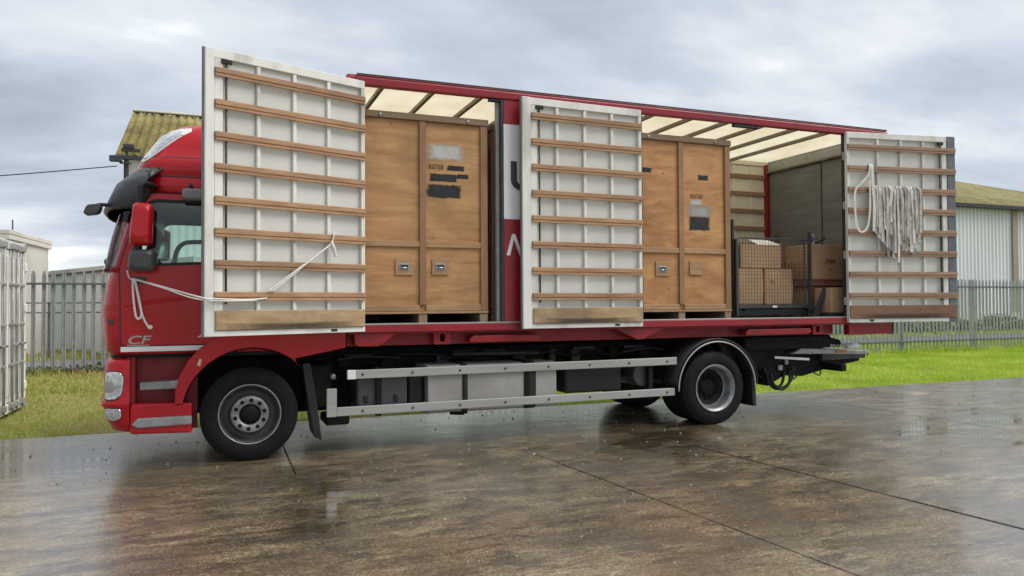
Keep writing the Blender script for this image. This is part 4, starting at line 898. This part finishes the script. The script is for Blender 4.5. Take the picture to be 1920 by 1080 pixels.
MB().prism([(6.345-7, 1.40-ZB), (6.372-7, 1.40-ZB), (6.372-7, 2.75-ZB), (6.345-7, 2.75-ZB)], .445-.7, 1.05-.7).build('end_panel', 'charcoal', cg)
mesh = MB(); x = 6.42
while x < 7.65:
    mesh.box(x-.0022-7, x+.0022-7, .393-.7, .3965-.7, 1.56-ZB, 2.49-ZB); x += .05
z = 1.58
while z < 2.49:
    mesh.box(6.40-7, 7.655-7, .3975-.7, .4015-.7, z-.0022-ZB, z+.0022-ZB); z += .05
mesh.build('wire_mesh', 'wire', cg, weld=False, kind='stuff')
cb_('mesh_rim', 'charcoal', 6.40, 7.655, .388, .404, 2.485, 2.502); cb_('mesh_stay', 'charcoal', 7.55, 7.565, .388, .404, 1.56, 2.484); cb_('deck_skirt', 'black', 6.41, 7.65, .42, .44, 1.41, 1.505)
cb_('label_plate', 'paper', 6.98, 7.06, .392, .399, 1.518, 1.545)
cbl = MB().tube(smooth_path([(7.70, .46, 2.58), (7.80, .47, 2.57), (7.85, .50, 2.50), (7.86, .55, 2.452)], 6), .012, 8).build('white_cable', 'webbing_white', None, label='short white cable arching from cage post to the big carton', category='cable')
for k, (a, b_) in enumerate((((7.72, .44, 2.455), (7.80, .44, 2.52)), ((7.93, .56, 2.463), (8.06, .50, 2.54)))):
    MB().tube([a, b_], .014, 8).build('tool_handle', 'tape_blue' if k == 0 else 'steel_dark', None, label=('blue tool handle by the cage post' if k == 0 else 'dark tool handle lying on the big carton'), category='tool')
MB().prism([(7.62, ZB), (7.74, ZB), (7.90, 1.80), (7.83, 1.80)], .30, .335).build('leaning_board', 'charcoal', None, .004, label='dark board leaning beside the small carton on the truck floor', category='board')

# ================================================================== STRAPS AND ROPE
duC = (Vector((eC[0], eC[1], 0))-Vector((hC[0], hC[1], 0))).normalized(); dnC = Vector((duC.y, -duC.x, 0))
def pc(u, w, z): p = Vector((hC[0], hC[1], 0))+duC*u+dnC*w; return Vector((p.x, p.y, z))
duA = (Vector((eA[0], eA[1], 0))-Vector((hA[0], hA[1], 0))).normalized(); dnA = Vector((-duA.y, duA.x, 0))
if dnA.y > 0: dnA = -dnA
def pa(u, w, z): p = Vector((hA[0], hA[1], 0))+duA*u+dnA*w; return Vector((p.x, p.y, z))
def ribbon(mb, pts, width, axis, th=.003):
    P = [Vector(p) for p in pts]; rows = []
    for i, p in enumerate(P):
        d = (P[min(i+1, len(P)-1)]-P[max(i-1, 0)]).normalized(); ax_ = axis[i] if isinstance(axis, list) else axis
        a = (ax_-d*ax_.dot(d)).normalized(); n_ = d.cross(a)
        rows.append([p-a*width/2-n_*th/2, p+a*width/2-n_*th/2, p+a*width/2+n_*th/2, p-a*width/2+n_*th/2, p-a*width/2-n_*th/2])
    mb.loft(rows, smooth=False, cap=True)
def strap(u, zs, wd, lens, k, label, white=False):
    root = None
    zt = zs+.042
    mb = MB(); ex = .052+.010*(k % 3)
    tw = [duC*math.cos(a)+dnC*math.sin(a) for a in [random.uniform(-.3, .3)*min(1, i/3) for i in range(14)]]
    for j, L in enumerate(lens):
        off = j*.018-.009; L2 = L; pts = []
        if j == 0: pts.append(pc(u, .004, zs-.05))
        pts += [pc(u+off*.3, .012, zt+.012), pc(u+off*.6, ex-.006, zt+.006)]
        sw = random.uniform(-.018, .018)
        for t in np.linspace(.08, 1, 9):
            pts.append(pc(u+off+sw*math.sin(t*2.4)+.006*math.sin(9*t+k), ex+.012*j+.008*math.sin(5*t+k), zt-L2*t))
        ribbon(mb, smooth_path(pts, 3), wd, duC, .0035)
    o = mb.build('webbing_strap', ('webbing', 'webbing_white', 'webbing_dark')[(0, 1, 0, 2, 0, 0, 2, 1, 0, 2, 1, 0, 0, 2, 0, 0, 1, 0, 2, 0)[k % 20]], None, label=label, category='strap', group='webbing straps on the rear door')
    o2 = MB(); e = pc(u+.0, ex+.004, zt-lens[0]); o2.box(-.020, .020, -.006, .006, -.045, .0)
    q = o2.build('buckle', 'steel', o, .004); q.location = e; q.rotation_euler = (0, random.uniform(-.3, .3), math.atan2(duC.y, duC.x))
    return o
us = np.linspace(.38, 1.12, 20); strap_lens = [.56, .66, .72, .50, .78, .84, .95, .66, 1.00, .90, 1.06, .60, .82, .88, .70, .80, .92, .86, .62, .76]
ordn = ['first', 'second', 'third', 'fourth', 'fifth', 'sixth', 'seventh', 'eighth', 'ninth', 'tenth', 'eleventh', 'twelfth', 'thirteenth', 'fourteenth', 'fifteenth', 'sixteenth', 'seventeenth', 'eighteenth', 'nineteenth', 'last']
for k, u in enumerate(us):
    L = strap_lens[k]
    strap(u, ZS[2], random.choice((.034, .042, .048)), [L, L*random.uniform(.72, .95)], k, f'{ordn[k]} webbing strap from the left in the bunch on the rear door')
lm = MB(); zt = ZS[1]+.04
ribbon(lm, smooth_path([pc(.33, .01, zt-.1), pc(.33, .012, zt+.01), pc(.335, .05, zt), pc(.30, .055, zt-.14), pc(.17, .06, zt-.27), pc(.085, .065, zt-.36), pc(.075, .065, zt-.6), pc(.10, .065, zt-.85), pc(.17, .07, zt-.94), pc(.27, .07, zt-.86), pc(.31, .07, zt-.6), pc(.325, .062, zt-.25), pc(.34, .05, zt+.0)], 6), .032, duC, .003)
ribbon(lm, smooth_path([pc(.36, .012, zt+.01), pc(.365, .055, zt-.01), pc(.36, .072, zt-.3), pc(.375, .078, zt-.6), pc(.36, .078, zt-.93)], 6), .04, duC, .003)
lm.build('looped_strap', 'webbing_white', None, label='long white looped strap hanging left of the strap bunch', category='strap', group='webbing straps on the rear door')

rope = empty('tie_rope', (-1.05, .02, 1.5), label='white rope tying the front door to the cab', category='rope')
def rp(nm, pts, r=.011, n=8):
    o = MB().tube([Vector(p)-Vector((-1.05, .02, 1.5)) for p in smooth_path(pts, n)], r, 7).build(nm, 'rope', rope); return o
e0 = pa(1.69, .03, 1.655)
rp('taut_line', [(-1.12, -.02, 1.93), (-1.10, .03, 1.86), (-1.03, .03, 1.845), (-.80, -.18, 1.775), tuple(pa(1.71, .03, 1.665)), tuple(pa(1.60, .04, 1.655)), tuple(pa(1.3, .04, 1.645)), tuple(pa(1.1, .035, 1.66))], .0085)
rp('taut_line', [(-1.09, .03, 1.86), (-.80, -.19, 1.765), tuple(pa(1.71, .035, 1.645)), tuple(pa(1.2, .04, 1.64))], .006)
rp('hanging_loop', [(-1.075, .03, 1.86), (-1.072, .035, 1.70), (-1.05, .045, 1.50), (-1.02, .04, 1.47), (-1.00, .035, 1.52), (-1.03, .03, 1.72), (-1.06, .02, 1.86)])
rp('loose_end', [(-1.06, .02, 1.86), (-1.03, .02, 1.70), (-.99, .03, 1.50), (-.94, .045, 1.39), (-.925, .045, 1.38)])
bx('knot', 'rope', rope, .105, .150, .0, .04, -.135, -.095, .012)
rp('diagonal_line', [tuple(pa(1.05, .045, 1.725)), tuple(pa(.86, .05, 1.875)), tuple(pa(.70, .05, 2.005)), tuple(pa(.55, .048, 2.12)), tuple(pa(.42, .045, 2.225)), tuple(pa(.395, .05, 2.32)), tuple(pa(.39, .012, 2.33))], .0085)
rp('diagonal_line', [tuple(pa(1.09, .042, 1.725)), tuple(pa(.87, .055, 1.89)), tuple(pa(.72, .055, 2.0))], .008)
rp('knot_tail', [tuple(pa(.42, .045, 2.245)), tuple(pa(.40, .06, 2.18)), tuple(pa(.375, .055, 2.09))], .016)

# ================================================================== SURROUNDINGS
def pale_mesh(h, w):
    prof = [(-.5, 0), (-.32, -.022), (-.12, .004), (.12, .004), (.32, -.022), (.5, 0)]
    tops = [-.10, -.045, 0, 0, -.045, -.10]
    mb = MB(); fr_ = [(x*w, y) for x, y in prof]
    rows = []
    for zz in (0, 1): rows.append([(x, y-.002, (h+t) if zz else -.06) for (x, y), t in zip(fr_, tops)]+[(x, y+.002, (h+t) if zz else -.06) for (x, y), t in list(zip(fr_, tops))[::-1]]+[(fr_[0][0], fr_[0][1]-.002, (h+tops[0]) if zz else -.06)])
    mb.loft(rows, smooth=False, cap=True); return mb
def palisade(x0, x1, y, pitch, h, w, rails, posts, label, mat='galv'):
    r_ = empty('palisade_fence', (x0, y, -.06), label=label, category='fence', group='palisade fences')
    p0 = None; x = .05; n = 0
    while x < x1-x0:
        if p0 is None: p0 = pale_mesh(h, w).build('pale', mat, r_); o = p0
        else: o = p0.copy(); COL.objects.link(o); o.parent = r_
        o.location = (x+random.uniform(-.006, .006), random.uniform(-.004, .004), random.uniform(-.012, .012)); o.rotation_euler = (0, random.uniform(-.006, .006), random.uniform(-.05, .05)); x += pitch; n += 1
    for z in rails: bx('rail', 'galv_dark', r_, 0, x1-x0, -.075, -.028, z+.06-.025, z+.06+.025, .004)
    for px in posts: bx('post', mat, r_, px-x0-.05, px-x0+.05, .03, .13, -.06, h-.02, .006)
    return r_
palisade(-10, 5.2, 12.3, .208, 2.50, .092, (2.12, .10), [-9, -5.9, -2.1, .8, 3.6], 'tall grey palisade fence behind the cab and white container')
palisade(5.3, 34, 9.3, .166, 2.38, .078, (2.06, .32), [7.0, 10.2, 13.4, 16.6, 19.76, 23.04, 26.3, 29.5, 32.7], 'galvanised palisade fence along the lawn right of the truck', 'galv_light')
# second rails seen through the left fence
rl = empty('guard_railing', (-9, 18.6, -.06), label='thin dark railing by the road beyond the left fence', category='railing')
for z in (1.45, 1.75): bx('rail', 'galv_dark', rl, 0, 11, 0, .04, z-.02, z+.02, .004)
for k in range(7): bx('post', 'galv_dark', rl, .2+k*1.8, .26+k*1.8, .041, .09, -.0, 1.78, .004)

# shipping container at the left edge
ct = empty('shipping_container', (-6.2, 4.87, -.05), label='white shipping container with locking bars at the left edge', category='container')
def cc(nm, mt, x0, x1, y0, y1, z0, z1, bv=.006, par=None): return MB().box(x0+6.2, x1+6.2, y0-4.87, y1-4.87, z0, z1).build(nm, mt, par or ct, bv)
XF = -3.2
cc('roof', 'con_white', -9.2, XF-.06, 3.67, 6.08, 2.58, 2.63); cc('floor_frame', 'con_white', -9.2, XF-.06, 3.67, 6.08, .06, .2)
def corr(nm, x0, x1, y, z0, z1, amp, pit, mat, par, org, axis='x'):
    rows = [[], []]; x = x0; k = 0
    while x < x1:
        for dx, a in ((0, 0), (pit*.35, 0), (pit*.5, amp), (pit*.85, amp)):
            if x+dx > x1: break
            for i, z in enumerate((z0, z1)):
                rows[i].append((x+dx-org[0], y+a-org[1], z-org[2]) if axis == 'x' else (y+a-org[0], x+dx-org[1], z-org[2]))
        x += pit
    return MB().loft(rows, smooth=False).build(nm, mat, par, solid=.01)
corr('side_wall', -9.15, XF-.1, 3.69, .15, 2.6, .036, .28, 'con_white', ct, (-6.2, 4.87, 0)); corr('side_wall', -9.15, XF-.1, 6.02, .15, 2.6, .036, .28, 'con_white', ct, (-6.2, 4.87, 0))
corr('end_wall', 3.7, 6.05, -9.17, .15, 2.6, .036, .28, 'con_white', ct, (-6.2, 4.87, 0), 'y')
for y in (3.67, 5.99): cc('corner_post', 'con_white', XF-.12, XF, y, y+.10, .05, 2.64, .01)
cc('header', 'con_white', XF-.10, XF-.005, 3.775, 5.985, 2.50, 2.63); cc('door_sill', 'con_white', XF-.10, XF-.005, 3.775, 5.985, .05, .19)
for y in (3.66, 5.98):
    for z in (.03, 2.55): cc('corner_casting', 'con_grey', XF-.14, XF+.012, y-.005, y+.125, z, z+.11, .02)
for (ya, yb) in ((3.79, 4.872), (4.888, 5.97)):
    dd = cc('container_door', 'con_white', XF-.055, XF-.02, ya, yb, .20, 2.49, .01)
    for yv_ in np.arange(ya+.07, yb-.1, .135): cc('door_corrugation', 'con_white', XF-.018, XF-.002, float(yv_), float(yv_)+.07, .30, 2.40, .012, dd)
    for yb_ in (ya+.22, ya+.50, yb-.24):
        MB().tube([(XF+.03+6.2, yb_-4.87, .08), (XF+.03+6.2, yb_-4.87, 2.60)], .019, 10).build('lock_bar', 'con_grey', ct)
        for z in (.12, 2.5): cc('bar_keeper', 'con_grey', XF-.01, XF+.065, yb_-.045, yb_+.045, z, z+.09, .01)
        for z in (.75, 1.35, 1.95): cc('bar_bracket', 'con_grey', XF-.01, XF+.055, yb_-.035, yb_+.035, z, z+.045, .008)
        cc('lock_handle', 'con_grey', XF+.045, XF+.065, yb_-.02, yb_+.38 if yb_ < yb-.4 else yb_+.1, 1.05, 1.085, .006)
    for z in (.32, .95, 1.55, 2.2): cc('door_hinge', 'con_white', XF-.012, XF+.03, (5.965 if ya > 4.5 else 3.75), (6.03 if ya > 4.5 else 3.82), z, z+.13, .012)

# pale block building and long low shed, far left
bb = empty('pale_building', (-9, 20, -.06), R(-4), label='pale rendered flat roofed building above the container', category='building')
bx('wall', 'render_wall', bb, -6, 3.05, -1.9, 2.2, 0, 3.62, .01); bx('parapet', 'render_wall', bb, -6.1, 3.13, -2.0, 2.3, 3.625, 3.78, .02); bx('side_parapet', 'render_wall', bb, 2.6, 3.14, -2.01, 2.31, 3.781, 3.93, .02)
bx('downpipe', 'gutter', bb, 3.10, 3.18, -.9, -.82, 1.2, 3.6, .01)
for k, xx in enumerate((1.2, 2.3, 2.9)): MB().tube([(xx, -1, 3.8), (xx, -1, 4.15+.08*k)], .02, 6).build('roof_vent', 'gutter', bb)
ls = empty('low_shed', (-4.8, 22, -.06), math.atan2(-4, 1.96), label='long low white shed beyond the road on the left', category='building')
corr('wall', -8, 9, 0, 0, 2.82, .03, .3, 'sheet_white', ls, (0, 0, 0)); bx('roof', 'render_wall', ls, -8, 9, -.1, 5, 2.825, 2.99, .01); bx('gutter', 'gutter', ls, -8, 9, -.16, -.105, 2.78, 2.84, .006)
bx('back_wall', 'sheet_white', ls, -8, 9, 4.9, 5, 0, 2.82)

# big shed with yellow lichen roof behind the cab
ys_ = empty('barn', (-3.91, 26, -.06), label='large barn with yellow lichen corrugated roof behind the cab', category='barn')
rowsl = []
def roofsheet(nm, x0, x1, ya, za, yb, zb, pit, amp, mat, par, nrow=4):
    n_ = int((x1-x0)/pit*6); rows = []
    L = math.hypot(yb-ya, zb-za); nv = (-(zb-za)/L, (yb-ya)/L)
    for j in range(nrow):
        for lap in (0, 1):
            t = (j+lap*.999)/nrow; lift = .02*(1-lap)+.0
            row = []
            for i in range(n_+1):
                xx = x0+(x1-x0)*i/n_; a = amp*math.sin(2*math.pi*xx/pit)+lift
                row.append((xx, ya+(yb-ya)*t+nv[0]*a, za+(zb-za)*t+nv[1]*a))
            rows.append(row)
    return MB().loft(rows, smooth=True).build(nm, mat, par, solid=.012)
roofsheet('roof_sheet', -.25, 44, -.35, 7.72, 6.4, 11.1, .36, .055, 'lichen_yellow', ys_)
roofsheet('roof_sheet', -.25, 44, 13.2, 7.72, 6.4, 11.1, .6, .055, 'lichen_yellow', ys_, 1)
bx('ridge_cap', 'render_wall', ys_, -.3, 44, 6.25, 6.55, 11.13, 11.24, .03)
corr('wall', 0, 44, 0, 0, 7.7, .04, .30, 'sheet_white', ys_, (0, 0, 0))
MB().prism([(0, 0), (12.8, 0), (12.8, 7.7), (6.4, 10.95), (0, 7.7)], -.05, .0).build('gable_wall', 'render_wall', ys_).rotation_euler = (0, 0, R(90))
bx('gutter', 'gutter', ys_, -.3, 44, -.55, -.36, 7.55, 7.72, .02)
bx('downpipe', 'gutter', ys_, .05, .22, -.45, -.28, 0, 7.55, .02)
fl = empty('floodlight', (-4.0, 25.5, 7.36), label='black floodlight on a bracket at the barn corner', category='lamp')
bx('housing', 'gutter', fl, -.34, .12, -.35, -.10, -.02, .22, .03); bx('glass', 'lens', fl, -.30, .08, -.362, -.351, .02, .18, .004); bx('bracket', 'gutter', fl, .0, .42, -.12, .0, -.06, .0, .01); bx('mast', 'gutter', fl, .20, .30, -.02, .08, -.7, .45, .01)
bx('upper_bracket', 'gutter', fl, .05, .75, -.06, .06, .45, .58, .01); bx('junction_box', 'gutter', fl, .12, .52, -.10, .10, .58, .75, .02)
MB().tube(smooth_path([(-60, 22, 2.2+.0), (-30, 24, 3.9), (-14, 25.4, 5.75), (-8.18, 25.8, 6.62), (-4.1, 25.6, 7.22)], 10), .022, 5).build('overhead_wire', 'gutter', None, label='thin black overhead wire running to the barn', category='wire')

# white sheeted building on the right with a green roof
rb = empty('sheeted_building', (34, 20, -.06), label='white ribbed building with mossy roof at the right edge', category='building')
corr('wall', -2, 26, 0, 0, 6.72, .07, .28, 'sheet_white', rb, (0, 0, 0))
for px in (6.42, 13.4, 20): bx('wall_post', 'post_brown', rb, px, px+.42, -.12, -.01, 0, 6.70, .01)
bx('wall_post', 'post_brown', rb, -.2, 1.1, -.12, -.01, 0, 6.70, .01)
bx('plinth', 'render_wall', rb, -2, 26, -.16, -.125, 0, 1.0, .01)
bx('gutter', 'gutter', rb, -2.2, 26, -.45, -.2, 6.62, 6.84, .02)
def hip(nm, mat, x0, x1, xe, rise, dep):
    bm_ = MB(); n_ = 110; rows = []
    base = [(x0+(x1-x0)*i/n_) for i in range(n_+1)]
    for t in np.linspace(0, 1, 7):
        rows.append([(min(x, x1-(x1-xe)*t)+0*t, -.4+dep*t, 6.80+rise*t+.05*math.sin(2*math.pi*x/.42)) for x in base])
    return bm_.loft(rows, smooth=True).build(nm, mat, rb, solid=.02)
hip('roof_slope', 'lichen_green', -2.4, 20, -6, 5.2, 12)
bx('back_wall', 'sheet_white', rb, -2, 20, 14, 14.1, 0, 6.7)
MB().add([(20, -.3, 6.8), (20, 22, 6.8), (-6+0, 11.6, 12)], [(0, 1, 2)]).build('roof_slope', 'lichen_green', rb, solid=.02)
# hedge along the far verge
def hedge(nm, x0, x1, y, h, d_, n_, label):
    r = np.random.default_rng(11); mb_v = []; mb_f = []
    for i in range(n_):
        x = r.uniform(x0, x1); z = h*(r.uniform(0, 1)**.7)*(1+.25*math.sin(x*1.7)+.15*math.sin(x*4.1)); yv = y+r.normal(0, d_*.35); s_ = r.uniform(.05, .12)
        a = r.normal(size=3); a /= np.linalg.norm(a); b_ = np.cross(a, r.normal(size=3)); b_ /= np.linalg.norm(b_); c = np.array([x, yv, z-.06]); o = len(mb_v)
        mb_v += [tuple(c-a*s_), tuple(c+b_*s_*.5), tuple(c+a*s_), tuple(c-b_*s_*.5)]; mb_f.append((o, o+1, o+2, o+3))
    m_ = MB(); m_.v = mb_v; m_.f = mb_f; m_.sm = [False]*len(mb_f)
    return m_.build(nm, 'leaf', None, weld=False, label=label, category='hedge', kind='stuff')
hedge('hedge', 14, 48, 19.0, .7, .7, 9000, 'low dark green scrub in front of the white building')
hedge('weeds', -10, 3, 12.35, .22, .2, 1500, 'dark weeds along the foot of the left fence')

def litter():
    r = np.random.default_rng(21); mb = MB()
    for k in range(420):
        x, y = r.uniform(-4, 16), r.uniform(-5.5, 2.4); q = r.uniform(.004, .013)*(1.6 if r.random() < .08 else 1); a = r.uniform(0, 6.28); h = q*r.uniform(.3, .8)
        p = [(x+q*math.cos(a+t)*r.uniform(.6, 1.2), y+q*math.sin(a+t)*r.uniform(.6, 1.2)) for t in (0, 1.3, 2.6, 3.9, 5.1)]
        mb.prism_z(p, .0, .006+h)
    mb.build('grit', 'grit', None, weld=False, label='small stones and bits of litter on the wet concrete', category='grit', kind='stuff')
M['grit'] = simple('grit_stone', (.34, .31, .26), .6, var=.6, scale=3)
litter()
